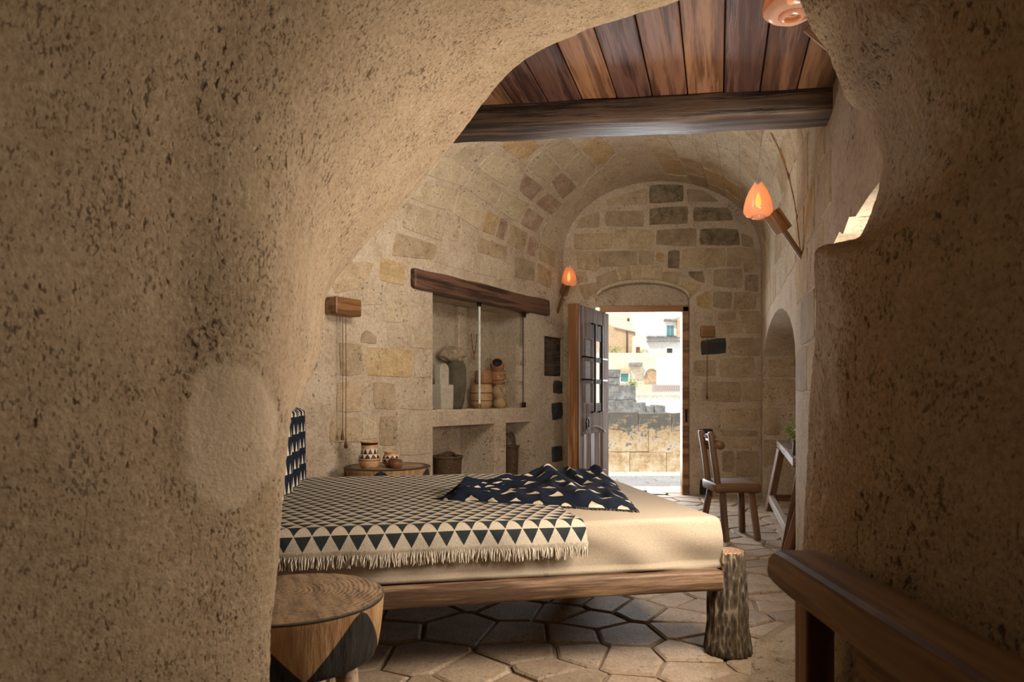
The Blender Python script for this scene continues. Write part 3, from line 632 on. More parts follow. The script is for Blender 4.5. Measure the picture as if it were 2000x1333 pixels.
# ------------------------------------------------------------------ niche: lintel, shelf, glass
z0 = 1.99
o = board('niche_lintel', lw(lpx(802), 2.075, 0.03), lw(lpx(1068), 2.06, 0.03), 0.16, 0.165, MAT['lintel'], None, bevel=0.022, cuts=20, jitter=0.012, seg=3)
tag(o, 'dark wooden lintel beam set in the wall above the glazed niche', 'beam')
niche = empty('glass_display', lw((sA+sB)/2, ZSH1, 0.02), 'two clear glass panes with black clamps closing the wall niche', 'glass panel')
sm = lpx(945)
def lwbox(name, s0, s1, z0, z1, d0, d1, mat, parent, bevel=0.003, **k):
    m = Matrix((LT, -LN, Vector((0, 0, 1)))).transposed().to_4x4(); m.translation = lw((s0+s1)/2, z0, 0)
    return box(name, -(s1-s0)/2, (s1-s0)/2, d0, d1, 0, z1-z0, mat, parent, bevel, M=m, **k)
lwbox('glass_pane', sA+0.012, sm-0.004, ZSH1+0.012, 1.985, 0.045, 0.051, MAT['glass'], niche, 0)
lwbox('glass_pane', sm+0.004, lpx(1030), ZSH1+0.012, 1.985, 0.045, 0.051, MAT['glass'], niche, 0)
lwbox('glass_edge', sm-0.014, sm+0.002, ZSH1+0.05, 1.98, 0.040, 0.054, MAT['glass_edge'], niche, 0.001)
lwbox('glass_edge', lpx(1029)-0.004, lpx(1029)+0.004, ZSH1+0.012, 1.98, 0.042, 0.053, MAT['clay_dark'], niche, 0.001)
for s0, z in ((lpx(1031), 1.93), (lpx(1031), ZSH1+0.01), (sA+0.025, 1.93), (sm-0.01, 1.955)): lwbox('clamp', s0-0.025, s0+0.02, z, z+0.05, 0.035, 0.06, MAT['iron'], niche)
lwbox('clamp', sm-0.03, sm+0.01, ZSH1+0.005, ZSH1+0.05, 0.035, 0.06, MAT['brown'], niche)
# shelf nosing with an uneven edge
def nose(i, j):
    s_ = sA+(sB-sA)*i; a = j*PI*1.5
    p = lw(s_, ZSH1-0.012, 0.015); r = 0.018+0.006*nz((s_*9, 0, 0), 1, 2)
    return p+LN*math.sin(a)*r+Vector((0, 0, math.cos(a)*r)), (i, j)
vs, fs, uv = gridf(40, 7, nose); mk('shelf_edge', vs, fs, MAT['cream'], wall_left, True)
# raised pilaster on the niche back
lwbox('pilaster', lpx(905)+0.38, lpx(905)+0.56, ZSH1, 1.995, 0.36, 0.43, MAT['plaster'], wall_left, 0.01)
# carved stones
def onshelf(px, d, z=ZSH1):
    k = (px-CX)/FP; o_ = lw(0, 0, d); Y = (o_.x-0.69*o_.y)/(k-0.69); return Vector((k*Y, Y, z))
def rockblob(name, c, sx, sy, sz, mat, seed, rough=0.25, rot=0.0):
    bm = bmesh.new(); bmesh.ops.create_icosphere(bm, subdivisions=4, radius=1.0)
    for v in bm.verts:
        q_ = v.co.copy(); k = 1+rough*nz(q_, 1.6, seed)+rough*0.4*nz(q_, 5, seed)
        v.co = Vector((q_.x*sx*k, q_.y*sy*k, q_.z*sz*k))
    zmin = -0.82*sz
    for v in bm.verts: v.co.z = max(v.co.z, zmin)
    vs = [v.co.copy() for v in bm.verts]; fs = [[v.index for v in f.verts] for f in bm.faces]; bm.free()
    return mk(name, vs, fs, mat, None, True, M=Matrix.Translation(Vector(c)+Vector((0, 0, 0.82*sz))) @ Matrix.Rotation(rot, 4, 'Z'))
p = onshelf(863, 0.16); mrot = Matrix((LT, -LN, Vector((0, 0, 1)))).transposed().to_4x4()
mm = mrot.copy(); mm.translation = p
vs, fs = boxmesh(-0.085, 0.085, -0.07, 0.07, 0, 0.225, 0.012, 2, 4, 0.008)
tag(mk('stone_block', vs, fs, MAT['white_stone'], None, M=mm), 'pale squared stone block standing on the niche shelf at left', 'stone')
head = empty('carved_stone', p+Vector((0, 0, 0.22)), 'small arched carved stone slab standing on the pale block in the niche', 'carving')
prof = []
for i in range(15): a = PI*i/14; prof.append((0.062*math.cos(a), 0.135+0.062*math.sin(a)))
pts = [(-0.062, 0.0), (0.062, 0.0)]+prof
vs = [Vector((x, -0.03, z)) for x, z in pts]+[Vector((x, 0.03, z)) for x, z in pts]; n = len(pts)
fs = [tuple(range(n)), tuple(range(2*n-1, n-1, -1))]+[(i, (i+1) % n, n+(i+1) % n, n+i) for i in range(n)]
mm = mrot.copy(); mm.translation = p+Vector((0, 0, 0.222)); mk('slab', vs, fs, MAT['white_stone'], head, M=mm)
for r in (0.045, 0.026):
    pth = [(r*math.cos(t), -0.032, 0.125+r*1.2*math.sin(t)) for t in [2*PI*k/20 for k in range(21)]]
    tube('carved_ring', pth, 0.005, MAT['white_stone'], head, 6, M=mm)
tag(rockblob('rough_stone', onshelf(889, 0.24), 0.10, 0.09, 0.29, MAT['dark_rock'], 4, 0.22), 'tall dark rough stone standing behind the pale block in the niche', 'stone')
q_ = onshelf(868, 0.30, ZSH1+0.455)
tag(rockblob('stone_fragment', q_+Vector((0.07, 0.02, 0)), 0.12, 0.07, 0.075, MAT['grey'], 9, 0.3), 'grey broken stone fragment lying on top of the dark rough stone', 'stone')
lwbox('rock_ledge', sA-0.0, lpx(880)+0.08, ZSH1, ZSH1+0.45, 0.31, 0.42, MAT['dark_rock'], wall_left, 0.02)
# necklace on the pilaster
nk = empty('bead_necklace', onshelf(926, 0.32, 1.55), 'dried seed necklace with a pendant hanging inside the niche', 'necklace')
c = onshelf(926, 0.33, 1.735)
for sgn in (-1, 1):
    pth = [c+LT*(sgn*0.045*(1-t**1.6))+Vector((0, 0, -0.22*t)) for t in [i/12 for i in range(13)]]
    tube('string', pth, [0.004+0.0025*(i % 3 == 1) for i in range(13)], MAT['cord'], nk, 6)
lathe('pendant', [(0, 0), (0.012, 0.012), (0.016, 0.03), (0.008, 0.05), (0, 0.056)], MAT['terracotta'], nk, Matrix.Translation(c+Vector((0, 0, -0.27))), 10)
# pots on the shelf
def pot(name, prof, mat, base, label, tilt=None, rim=True, bands=()):
    e = empty(name, base, label, 'pot', None); m = Matrix.Translation(base)
    if tilt: m = m @ Matrix.Rotation(tilt[0], 4, tilt[1])
    lathe('body', prof, MAT[mat], e, m, 28, 0.02, random.random()*9)
    r, z = prof[-1]
    if rim: tube('rim', [(r*math.cos(t), r*math.sin(t), z) for t in [2*PI*k/24 for k in range(25)]], 0.005, MAT[mat], e, 8, M=m)
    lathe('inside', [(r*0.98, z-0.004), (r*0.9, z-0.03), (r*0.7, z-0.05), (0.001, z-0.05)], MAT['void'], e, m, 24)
    for rr, zz, mt in bands: tube('band', [((rr)*math.cos(t), (rr)*math.sin(t), zz) for t in [2*PI*k/28 for k in range(29)]], 0.005, MAT[mt], e, 6, M=m)
    return e
b1 = onshelf(940, 0.185); pot('storage_pot', [(0, 0), (0.085, 0), (0.105, 0.05), (0.11, 0.13), (0.108, 0.2), (0.10, 0.235)], 'terra_pale', b1, 'large banded pale terracotta pot at bottom left of the niche pile', bands=((0.108, 0.08, 'bowl_brown'), (0.111, 0.155, 'bowl_brown')))
b2 = onshelf(977, 0.18); pot('gourd_pot', [(0, 0), (0.045, 0), (0.072, 0.03), (0.074, 0.06), (0.055, 0.09), (0.052, 0.10), (0.078, 0.135), (0.088, 0.175), (0.075, 0.215), (0.05, 0.238)], 'terra_pale', b2, 'two-lobed gourd-shaped clay pot at bottom right of the niche pile')
b3 = b1+Vector((0.02, 0.03, 0.24)); pot('squat_pot', [(0, 0), (0.07, 0), (0.085, 0.02), (0.088, 0.07), (0.085, 0.115), (0.075, 0.13)], 'terracotta', b3, 'squat plain terracotta pot stacked upper left of the niche pile')
b4 = b2+Vector((-0.02, 0.01, 0.24)); pot('jar', [(0, 0), (0.06, 0), (0.075, 0.03), (0.08, 0.08), (0.07, 0.115), (0.072, 0.14)], 'terracotta', b4, 'terracotta jar with dark band stacked on the gourd-shaped pot', bands=((0.078, 0.045, 'bowl_brown'),))
b5 = b4+Vector((-0.01, -0.01, 0.175)); pot('tipped_pot', [(0, -0.03), (0.04, -0.03), (0.068, 0.0), (0.072, 0.04), (0.06, 0.07), (0.055, 0.085)], 'terracotta', b5, 'small terracotta pot tipped with its dark mouth outward on top of the pile', tilt=(1.0, 'X'))
dr = empty('dried_flowers', onshelf(991, 0.12), 'sprig of pale dried flowers leaning on the niche pots', 'dried flowers')
base = onshelf(992, 0.075)
for k in range(7):
    tip = base+Vector((random.uniform(-.10, .02), random.uniform(-.03, .03), random.uniform(.12, .36)))
    tube('stem', [base+Vector((0, 0, 0.01)), base.lerp(tip, .5)+Vector((0.015, 0, 0)), tip], 0.002, MAT['dried'], dr, 5)
    for j in range(3): 
        q_ = tip+Vector((random.uniform(-.02, .02), random.uniform(-.02, .02), random.uniform(-.03, .01)))
        lathe('flower', [(0, 0), (0.009, 0.006), (0.012, 0.014), (0.004, 0.016), (0, 0.012)], MAT['dried'], dr, Matrix.Translation(q_), 8)
# baskets
def basket(base, r, h, label, hh, name='wicker_basket'):
    e = empty(name, base, label, 'basket', None); m = Matrix.Translation(base)
    prof = [(0, 0.002), (r*0.8, 0.002)]; nr = int(h/0.014)
    for i in range(nr):
        z = h*i/nr; rr = r*(0.82+0.18*i/nr); prof += [(rr+0.004, z+0.003), (rr+0.006, z+0.007), (rr+0.001, z+0.0115)]
    prof += [(r+0.006, h), (r-0.008, h), (r*0.8, 0.03), (0, 0.03)]
    lathe('body', prof, MAT['basket'], e, m, 40, 0.0, 1, lambda a, z: 0.004*math.sin(a*18+3.14*int(z/0.014)))
    tube('rim', [((r+0.004)*math.cos(t), (r+0.004)*math.sin(t), h+0.004*math.sin(9*t)) for t in [2*PI*k/36 for k in range(37)]], 0.012, MAT['basket'], e, 7, M=m)
    tube('handle', [(r*math.cos(t)*0.98*LT.x, r*math.cos(t)*0.98*LT.y, h-0.02+hh*math.sin(t)) for t in [PI*k/18 for k in range(19)]], [0.011+0.002*(k % 2) for k in range(19)], MAT['basket'], e, 7, M=m)
    return e
basket(onshelf(874, 0.19, 0.0)+Vector((0, 0, 0.15)), 0.13, 0.40, 'round dark wicker basket in the left bay under the niche shelf', 0.06)
basket(onshelf(998, 0.15, 0.0)+Vector((0, 0, 0.15)), 0.075, 0.44, 'slim dark wicker basket with tall handle in the right bay under the shelf', 0.16)
for s0, s1 in ((sA, sC), (sD, sB)): lwbox('bay_floor', s0, s1, 0.0, 0.15, 0.0, 0.42, MAT['plaster'], wall_left, 0.006)
# shutter
sh = empty('wall_shutter', lw(shut[0][0], 1.33), 'small dark wooden shutter set in the wall behind the open door', 'shutter')
lwbox('backing', shut[0][0]+.005, shut[1][0]-.005, 1.335, 1.755, 0.05, 0.07, MAT['void'], sh)
for i in range(4):
    a = shut[0][0]+0.012+(shut[1][0]-shut[0][0]-0.024)*i/4; lwbox('slat', a+0.004, a+(shut[1][0]-shut[0][0]-0.024)/4-0.004, 1.34, 1.75, 0.02, 0.045, MAT['beam'], sh)
# ------------------------------------------------------------------ pull cord boxes
def cordbox(c, wv, dv, sz, zends, label, tint='brown'):
    wv = Vector(wv).normalized(); dv = Vector(dv).normalized()
    e = empty('pull_cord_box', c, label, 'switch box')
    m = Matrix((wv, dv, Vector((0, 0, 1)))).transposed().to_4x4(); m.translation = c
    vs, fs = boxmesh(-sz[0]/2, sz[0]/2, -sz[1]/2, sz[1]/2, -sz[2]/2, sz[2]/2, 0.012, 2)
    mk('box', vs, fs, MAT[tint], e, M=m)
    for dx, z in zends:
        p = c+wv*dx+dv*(sz[1]*0.2)
        cd = tube('cord', [Vector((p.x, p.y, c.z-sz[2]/2+0.005)), Vector((p.x+0.002, p.y, (c.z+z)/2)), Vector((p.x, p.y, z))], 0.003, MAT['cord'], e, 6)
        lathe('tassel', [(0, 0), (0.012, 0.0), (0.014, 0.02), (0.007, 0.05), (0.006, 0.07), (0, 0.075)], MAT['cord'], cd, Matrix.Translation((p.x, p.y, z-0.07)), 10)
    return e
c = lw(lpx(660), P(0, 601, 4.8).z, -0.06)
cordbox(c, LT, LN, (0.24, 0.12, 0.125), ((-0.03, 0.86), (0.0, 0.80)), 'brown wooden wall box with two long pull cords left of the niche')
c = P(1382, 648, YE-0.025); cordbox(c, (1, 0, 0), (0, -1, 0), (0.155, 0.05, 0.125), ((-0.01, 1.15),), 'brown wooden wall box with one pull cord right of the door')
# ------------------------------------------------------------------ sconces
def sconce(foot, holder, shade_c, sr, sh_, label, lp, dirv):
    e = empty('wall_sconce', foot, label, 'wall lamp', 'flame sconces'); foot = Vector(foot); holder = Vector(holder); shade_c = Vector(shade_c)
    d = (holder-foot).normalized()
    board('arm', foot-d*0.01, holder, 0.024, 0.024, MAT['brown'], e, cuts=0, bevel=0.003)
    board('holder', holder-d*0.02, holder+d*sh_*0.62, sr*0.95, sr*0.95, MAT['brown'], e, cuts=0, bevel=0.005)
    m = Matrix.Translation(shade_c)
    n = 26; prof = [(0.3, -0.5), (0.8, -0.46), (1.05, -0.30), (1.0, -0.1), (0.85, 0.15), (0.62, 0.4), (0.36, 0.56)]
    vs, fs, uv = gridf(n, 24, lambda i, j: sh_f(i, j, prof, sr, sh_), True)
    gs_ = mk('glass_shade', vs, fs, MAT['shade'], e, True, M=m)
    lathe('flame', [(0, -0.2*sh_), (0.16*sr, -0.16*sh_), (0.24*sr, -0.02*sh_), (0.15*sr, 0.14*sh_), (0, 0.3*sh_)], MAT['ember' if dirv else 'flame'], gs_, m, 12)
    lathe('collar', [(0.3*sr, -0.56*sh_), (0.5*sr, -0.52*sh_), (0.5*sr, -0.44*sh_), (0.2*sr, -0.42*sh_)], MAT['shade'], e, m, 16)
    l = light('sconce_bulb', 'POINT', shade_c, lp, (1.0, 0.55, 0.22), 0.02)
    return e
def sh_f(i, j, prof, sr, sh_):
    t = j*(len(prof)-1); k = min(int(t), len(prof)-2); f = t-k; r = prof[k][0]+(prof[k+1][0]-prof[k][0])*f; z = prof[k][1]+(prof[k+1][1]-prof[k][1])*f
    a = 2*PI*i; w_ = 1+0.10*math.sin(3*a+1)*j+0.06*math.sin(7*a)*j
    return Vector((math.cos(a)*r*sr*w_, math.sin(a)*r*sr*w_, (z+0.06*j*math.sin(4*a))*sh_)), (i, j)
f_ = lw(lpx(1089), P(0, 610, 7.38).z, 0.0); sconce(f_, P(1101, 572, 7.18), P(1111, 542, 7.12), 0.078, 0.20, 'lit glass flame sconce on the wall above the open door', 0.9, None)
Yr = 0.496/((1567-CX)/FP-0.308); f_ = P(1567, 503, Yr); sconce(f_, P(1528, 446, Yr-0.02), P(1481, 394, Yr-0.05), 0.078, 0.18, 'lit glass flame sconce on the right wall under the ceiling beam', 1.6, None)
f_ = Vector((XR(2.12), 2.12, 2.16)); sconce(f_, (1.02, 2.1, 2.25), (0.885, 2.1, 2.36), 0.085, 0.13, 'flame sconce with frosted glass shade at the top under the planks', 0.15, 'dim')
# wall groove running down the right haunch, drawn as an added brown tube
pts = []
for (x, y) in ((1508, 258), (1522, 285), (1537, 325), (1548, 365), (1555, 400), (1560, 440), (1563, 470), (1566, 495)):
    h = hit(x, y, ['wall_right', 'ceiling']); pts.append(h[0]+h[1]*0.004)
tag(tube('wall_groove', pts, [0.011, 0.011, 0.010, 0.008, 0.007, 0.006, 0.005, 0.005], MAT['brown'], None, 8), 'brown tube drawn for the groove running down the right vault to the sconce', 'groove')
# ------------------------------------------------------------------ door
df = empty('door_frame', (1.5, YE, 0), 'brown wooden door frame under the arched recess', 'door frame')
fx0, fx1 = P(1172, 0, YE).x, P(1346, 0, YE).x; fz1 = P(0, 598, YE).z; fz0 = P(0, 611, YE).z
box('jamb', fx1-0.075, fx1, YE+0.0, YE+0.10, 0, fz1, MAT['frame'], df, 0.008)
box('jamb', fx0, fx0+0.07, YE+0.02, YE+0.10, 0, fz1, MAT['frame'], df, 0.008)
board('head', (fx0, YE+0.05, (fz0+fz1)/2), (fx1, YE+0.05, (fz0+fz1)/2+0.01), 0.10, fz1-fz0, MAT['frame'], df)
box('strike_plate', fx1-0.045, fx1-0.02, YE-0.006, YE+0.002, P(0, 825, YE).z, P(0, 800, YE).z, MAT['iron'], df, 0.001)
tymp = [(x, z) for x, z in door_hole[2:]]
zt = fz1-0.005
loop = [(dX0, zt), (dX1, zt)]+tymp
vs = [Vector((x, YE+0.09, z)) for x, z in loop]; fs = [tuple(range(len(vs)))]
mk('tympanum', vs, fs, MAT['plaster'], wall_back)
# arch plaster lip
pth = [Vector((x, YE-0.004, z)) for x, z in door_hole[2:]]
tube('arch_lip', pth, [0.02+0.006*abs(math.sin(k*1.7)) for k in range(len(pth))], MAT['cream'], wall_back, 7)
hinge = Vector((1.07, YE-0.03, 0)); ld = Vector((-0.48, -0.877, 0)).normalized(); lnn = Vector((-ld.y, ld.x, 0)); lnn = Vector((0.877, -0.48, 0)).normalized()
leaf = empty('wooden_door', hinge, 'open weathered plank door with barred window and iron ring handle', 'door')
dm = Matrix((ld, lnn, Vector((0, 0, 1)))).transposed().to_4x4(); dm.translation = hinge
def dbox(name, x0, x1, z0, z1, y0, y1, mat, bevel=0.004, par=leaf):
    m = dm @ Matrix.Translation(Vector((x0, 0, z0))) @ Matrix.Rotation(-PI/2, 4, 'Y')   # local x runs up the door so the grain is vertical
    vs, fs = boxmesh(0, z1-z0, y0, y1, 0, 0.001, 0)
    vs, fs = boxmesh(0, z1-z0, y0, y1, -(x1-x0), 0, bevel); return mk(name, vs, fs, MAT[mat], par, M=m)
W_, H_ = 0.93, 2.03
wz0, wz1, wx0, wx1 = 1.02, 1.72, 0.20, 0.73
dbox('stile', 0.02, wx0, 0.03, H_, -0.02, 0.02, 'weathered'); dbox('stile', wx1, W_-0.02, 0.03, H_, -0.02, 0.02, 'weathered')
dbox('edge_board', W_-0.02, W_+0.012, 0.03, H_+0.005, -0.07, 0.03, 'frame'); dbox('edge_board', W_-0.03, W_-0.005, 0.03, H_+0.003, 0.02, 0.045, 'chairw')
dbox('top_panel', wx0, wx1, wz1, H_, -0.018, 0.018, 'weathered'); dbox('mid_panel', wx0, wx1, 0.72, wz0, -0.018, 0.018, 'weathered')
for i in range(5):
    x0 = wx0-0.02+(wx1-wx0+0.04)*i/5; dbox('panel_board', x0+0.003, x0+(wx1-wx0+0.04)/5-0.003, 0.03, 0.75, -0.014, 0.008, 'weathered' if i % 2 else 'chairw')
pth = [dm @ Vector((wx0-0.06+(wx1-wx0+0.12)*t, 0.016, 0.72+0.07*math.sin(PI*t))) for t in [k/12 for k in range(13)]]
tube('arched_moulding', pth, 0.016, MAT['weathered'], leaf, 8)
pth = [dm @ Vector((wx0-0.06+(wx1-wx0+0.12)*t, 0.016, 0.20+0.12*(1-t)*t*1.0+0.10*(1-t))) for t in [k/12 for k in range(13)]]
tube('arched_moulding', pth, 0.016, MAT['weathered'], leaf, 8)
for k, z in enumerate((wz0, wz0+0.24, wz0+0.47, wz1)): dbox('muntin', wx0-0.0, wx1, z-0.018, z+0.018, -0.016, 0.016, 'weathered')
dbox('muntin', (wx0+wx1)/2-0.018, (wx0+wx1)/2+0.018, wz0, wz1, -0.014, 0.014, 'weathered')
for k in range(3):
    for j in range(2):
        x0 = wx0+(wx1-wx0)/2*j; dbox('window_pane', x0+0.01, x0+(wx1-wx0)/2-0.01, wz0+0.235*k+0.01, wz0+0.235*k+0.225, -0.003, 0.003, 'glass', 0)
for x in (0.33, 0.53):
    tube('iron_bar', [dm @ Vector((x, 0.02, 1.87)), dm @ Vector((x, 0.06, 1.86)), dm @ Vector((x, 0.062, 1.4)), dm @ Vector((x, 0.06, 0.95)), dm @ Vector((x, 0.02, 0.94))], 0.011, MAT['iron'], leaf, 8)
for z in (wz0+0.26, wz0+0.49): tube('iron_bar', [dm @ Vector((wx0-0.05, 0.02, z)), dm @ Vector((wx0-0.05, 0.05, z)), dm @ Vector((wx1+0.06, 0.05, z)), dm @ Vector((wx1+0.06, 0.02, z))], 0.009, MAT['iron'], leaf, 8)
tube('ring_handle', [dm @ Vector((0.67+0.04*math.cos(t), 0.035, 0.83+0.055*math.sin(t))) for t in [2*PI*k/20 for k in range(21)]], 0.007, MAT['iron'], leaf, 8)
# ------------------------------------------------------------------ bed
th = math.radians(10.5); bu = Vector((math.cos(th), math.sin(th), 0)); bv = Vector((-math.sin(th), math.cos(th), 0))
A0 = Vector((0.872, 2.80, 0)); BL, BW = 1.88, 1.68; ZM = 0.59
def bp_(t, s_, z): return A0-bu*t+bv*s_+Vector((0, 0, z))       # t from the foot to the head, s from the near side
bed = empty('bed', bp_(BL/2, BW/2, 0), 'rustic wooden bed with log legs and squared timber rails', 'bed')
def log(name, base, r0, r1, h, parent, seed, lean=(0, 0)):
    prof = [(0, 0), (r0*0.93, 0), (r0, 0.012)]+[(float(np.interp(k/12, [0, .22, .5, .8, 1], [r0, r0*.5+r1*.5, r0*.42+r1*.58, r0*.25+r1*.75, r1])), 0.012+(h-0.02)*k/12) for k in range(1, 13)]+[(r1*0.97, h)]
    def rid(a, z): return 0.005*nz((math.cos(a)*6, math.sin(a)*6, z*2), 1.3, seed)+0.003*math.sin(a*17+2*nz((0, 0, z*7), 1, seed))+0.004*nz((math.cos(a)*3, math.sin(a)*3, z*12), 1.0, seed)
    m = Matrix.Translation(base); o_ = lathe(name, prof, MAT['bark'], parent, m, 72, 0.04, seed, rid)
    lathe('cut_top', [(r1*0.985, h-0.006), (r1*0.95, h+0.001), (r1*0.5, h+0.003), (0, h+0.002)], MAT['cut'], o_, m, 40, 0.04, seed)
    return o_
def bark():
    m, nt, b = newmat('tree_bark'); v = coords(nt, (1, 1, 0.28)); n1 = noise_n(nt, v, 60, 8, 0.78); n2 = noise_n(nt, v, 9, 4)
    vo = N(nt, 'ShaderNodeTexVoronoi'); vo.inputs['Scale'].default_value = 75; nt.links.new(v, vo.inputs['Vector'])
    h = math_n(nt, 'MULTIPLY_ADD', vo.outputs['Distance'], 0.5, math_n(nt, 'MULTIPLY', n1, 0.7))
    col = ramp(nt, h, [(0.40, (0.022, 0.015, 0.010)), (0.52, (0.075, 0.05, 0.032)), (0.66, (0.14, 0.10, 0.065)), (0.76, (0.36, 0.30, 0.22))])
    col = mixc(nt, ramp(nt, n2, [(0.45, (0, 0, 0)), (0.65, (0.5, 0.5, 0.5))]), col, (0.14, 0.095, 0.03))
    nt.links.new(col, b.inputs['Base Color']); b.inputs['Roughness'].default_value = 0.9; bump(nt, b, h, 1.0, 0.016); return m
MAT['bark'] = bark()
def endgrain(name, c1, c2, edge, R):
    m, nt, b = newmat(name); tc = N(nt, 'ShaderNodeTexCoord'); sp = N(nt, 'ShaderNodeSeparateXYZ'); nt.links.new(tc.outputs['Object'], sp.inputs[0])
    v = coords(nt); wv = noise_n(nt, v, 5, 4); fine = noise_n(nt, v, 60, 6, 0.7); st = noise_n(nt, coords(nt, (1, 4.5, 1)), 9, 6, 0.65)
    x = math_n(nt, 'MULTIPLY_ADD', wv, 0.12, sp.outputs[0]); y = math_n(nt, 'MULTIPLY_ADD', fine, 0.02, sp.outputs[1])
    r = math_n(nt, 'SQRT', math_n(nt, 'ADD', math_n(nt, 'MULTIPLY', x, x), math_n(nt, 'MULTIPLY', y, y)))
    ring = math_n(nt, 'MULTIPLY_ADD', math_n(nt, 'SINE', math_n(nt, 'MULTIPLY', r, 420)), 0.10, math_n(nt, 'MULTIPLY_ADD', st, 0.8, math_n(nt, 'MULTIPLY', fine, 0.25)))
    col = ramp(nt, ring, [(0.38, c1), (0.66, c2)])
    r0 = math_n(nt, 'SQRT', math_n(nt, 'ADD', math_n(nt, 'MULTIPLY', sp.outputs[0], sp.outputs[0]), math_n(nt, 'MULTIPLY', sp.outputs[1], sp.outputs[1])))
    e = ramp(nt, math_n(nt, 'ADD', math_n(nt, 'DIVIDE', r0, R), math_n(nt, 'MULTIPLY_ADD', wv, 0.06, -0.03)), [(0.955, (0, 0, 0)), (0.99, (1, 1, 1))])
    nt.links.new(mixc(nt, e, col, edge), b.inputs['Base Color']); b.inputs['Roughness'].default_value = 0.6; bump(nt, b, ring, 0.4, 0.006); return m
MAT['cut'] = endgrain('log_end_grain', (0.20, 0.10, 0.05), (0.40, 0.24, 0.14), (0.05, 0.03, 0.02), 0.1)
MAT['stump_top'] = endgrain('stump_end_grain', (0.09, 0.055, 0.031), (0.37, 0.25, 0.15), (0.03, 0.024, 0.018), 0.262)
RH = 0.332
log('leg', P(1420, 0, 2.86)*1 if False else Vector((0.925, 2.86, 0)), 0.102, 0.070, 0.435, bed, 3)
log('leg', bp_(BL-0.05, -0.02, 0), 0.09, 0.075, 0.36, bed, 5); log('leg', bp_(0.03, BW-0.02, 0), 0.09, 0.075, 0.36, bed, 6); log('leg', bp_(BL-0.05, BW-0.05, 0), 0.09, 0.075, 0.36, bed, 8)
board('rail', bp_(BL+0.02, -0.012, RH), bp_(0.0, -0.012, RH), 0.07, 0.085, MAT['rail'], bed, bevel=0.014, cuts=26, jitter=0.007, seg=2)
board('rail', bp_(BL, BW+0.0, RH), bp_(0.05, BW+0.0, RH), 0.07, 0.10, MAT['rail'], bed, bevel=0.018, cuts=12, jitter=0.01)
board('rail', bp_(0.03, 0.05, RH), bp_(0.03, BW, RH), 0.07, 0.09, MAT['rail'], bed, bevel=0.018, cuts=12, jitter=0.01)
board('rail', bp_(BL-0.03, 0.0, RH), bp_(BL-0.03, BW, RH), 0.07, 0.09, MAT['rail'], bed, bevel=0.018, cuts=12, jitter=0.01)
for k in range(9): board('slat', bp_(0.12+k*0.2, 0.02, RH+0.035), bp_(0.12+k*0.2, BW-0.02, RH+0.035), 0.09, 0.018, MAT['rail'], bed, cuts=0)
board('headboard_beam', bp_(BL+0.05, -0.05, 0.985), bp_(BL+0.05, BW+0.02, 0.985), 0.06, 0.055, MAT['brown'], bed, cuts=4)
for s_ in (0.02, BW-0.06): board('post', bp_(BL+0.05, s_, 0.0), bp_(BL+0.05, s_, 0.96), 0.06, 0.06, MAT['brown'], bed, cuts=4)
def fold(o, r):
    if o <= 0: return 0.0, 0.0
    if o < r*PI/2: a = o/r; return r*math.sin(a), r*(1-math.cos(a))
    return r, r+(o-r*PI/2)
# mattress under a fitted sheet
def matt(i, j):
    r = 0.018; D = 0.245; t = -D+(BL+2*D)*i; s_ = -D+(BW+2*D)*j
    ct = min(max(t, r), BL-r); cs = min(max(s_, r), BW-r)
    ot, os_ = t-ct, s_-cs
    a, da = fold(abs(ot), r); b, db = fold(abs(os_), r)
    d = max(da, db); 
    if da > r and db > r: d = max(da, db)
    dd = min(d, 0.215)
    bulge = 0.007*math.sin(min(1, dd/0.215)*PI)
    a2 = a+(bulge if da > 0 else 0); b2 = b+(bulge if db > 0 else 0)
    q_ = (t*3, s_*3, dd*2)
    w_ = nz(q_, 1.0, 5)*0.014+nz((t*7, s_*2, dd*9), 1.0, 11)*0.008
    k = 1.0 if dd > 0.02 else 0.35
    if db > 0.01 and dd < 0.21: b2 += w_*min(1, dd*12)+0.008*math.sin(t*13+dd*22+3*nz(q_, .7, 2))*min(1, dd*9)*(1 if t < 0.75 else 0.4)
    if dd > 0.188: b2 += (0.012*math.sin((dd-0.188)/0.027*PI) if db > 0 else 0); a2 += (0.012*math.sin((dd-0.188)/0.027*PI) if da > 0 else 0)
    tt = ct+math.copysign(a2, ot); ss = cs+math.copysign(b2, os_)
    return bp_(tt, ss, ZM-dd+(0.004*nz((t*2, s_*2, 0), 1, 1) if dd < 0.01 else 0)), (t, s_)
vs, fs, uv = gridf(260, 230, matt)
o = mk('mattress', vs, fs, MAT['sheet'], None, True, uv); tag(o, 'thick mattress in a plain beige sheet on the wooden bed', 'mattress')
# woven triangle blanket with fringe
T0 = 0.60
bl_ = empty('bed_blanket', bp_((T0+BL)/2, 0.5, ZM), 'cream and black triangle-patterned woven blanket spread over the bed', 'blanket')
DROP = 0.115
def blank(i, j):
    r = 0.045; t = T0+(BL-T0)*i; s_ = -DROP+0.035+(BW-0.03+DROP)*j
    cs = max(s_, r-0.015); os_ = cs-s_
    b, db = fold(os_, r)
    sw = 0.012*math.sin(t*9+1)+0.008*math.sin(t*23) if db > 0.02 else 0
    up_ = 0.010+0.003*nz((t*5, s_*5, 0), 1, 2)
    edge = T0+0.012*math.sin(s_*9)*(1-i)
    return bp_(t+(0.012*math.sin(s_*7)+0.02*nz((s_*3, 0, 0), 1, 4))*(1-i), cs-b-0.008-(db*0.16 if db > 0.02 else 0)-sw*min(1, db*8)*0.8, ZM+up_-db), (t, (s_+DROP)-0.035)
vs, fs, uv = gridf(120, 140, blank); mk('cloth', vs, fs, MAT['blanket'], bl_, True, uv)
fv, ff = [], []
n_f = 420
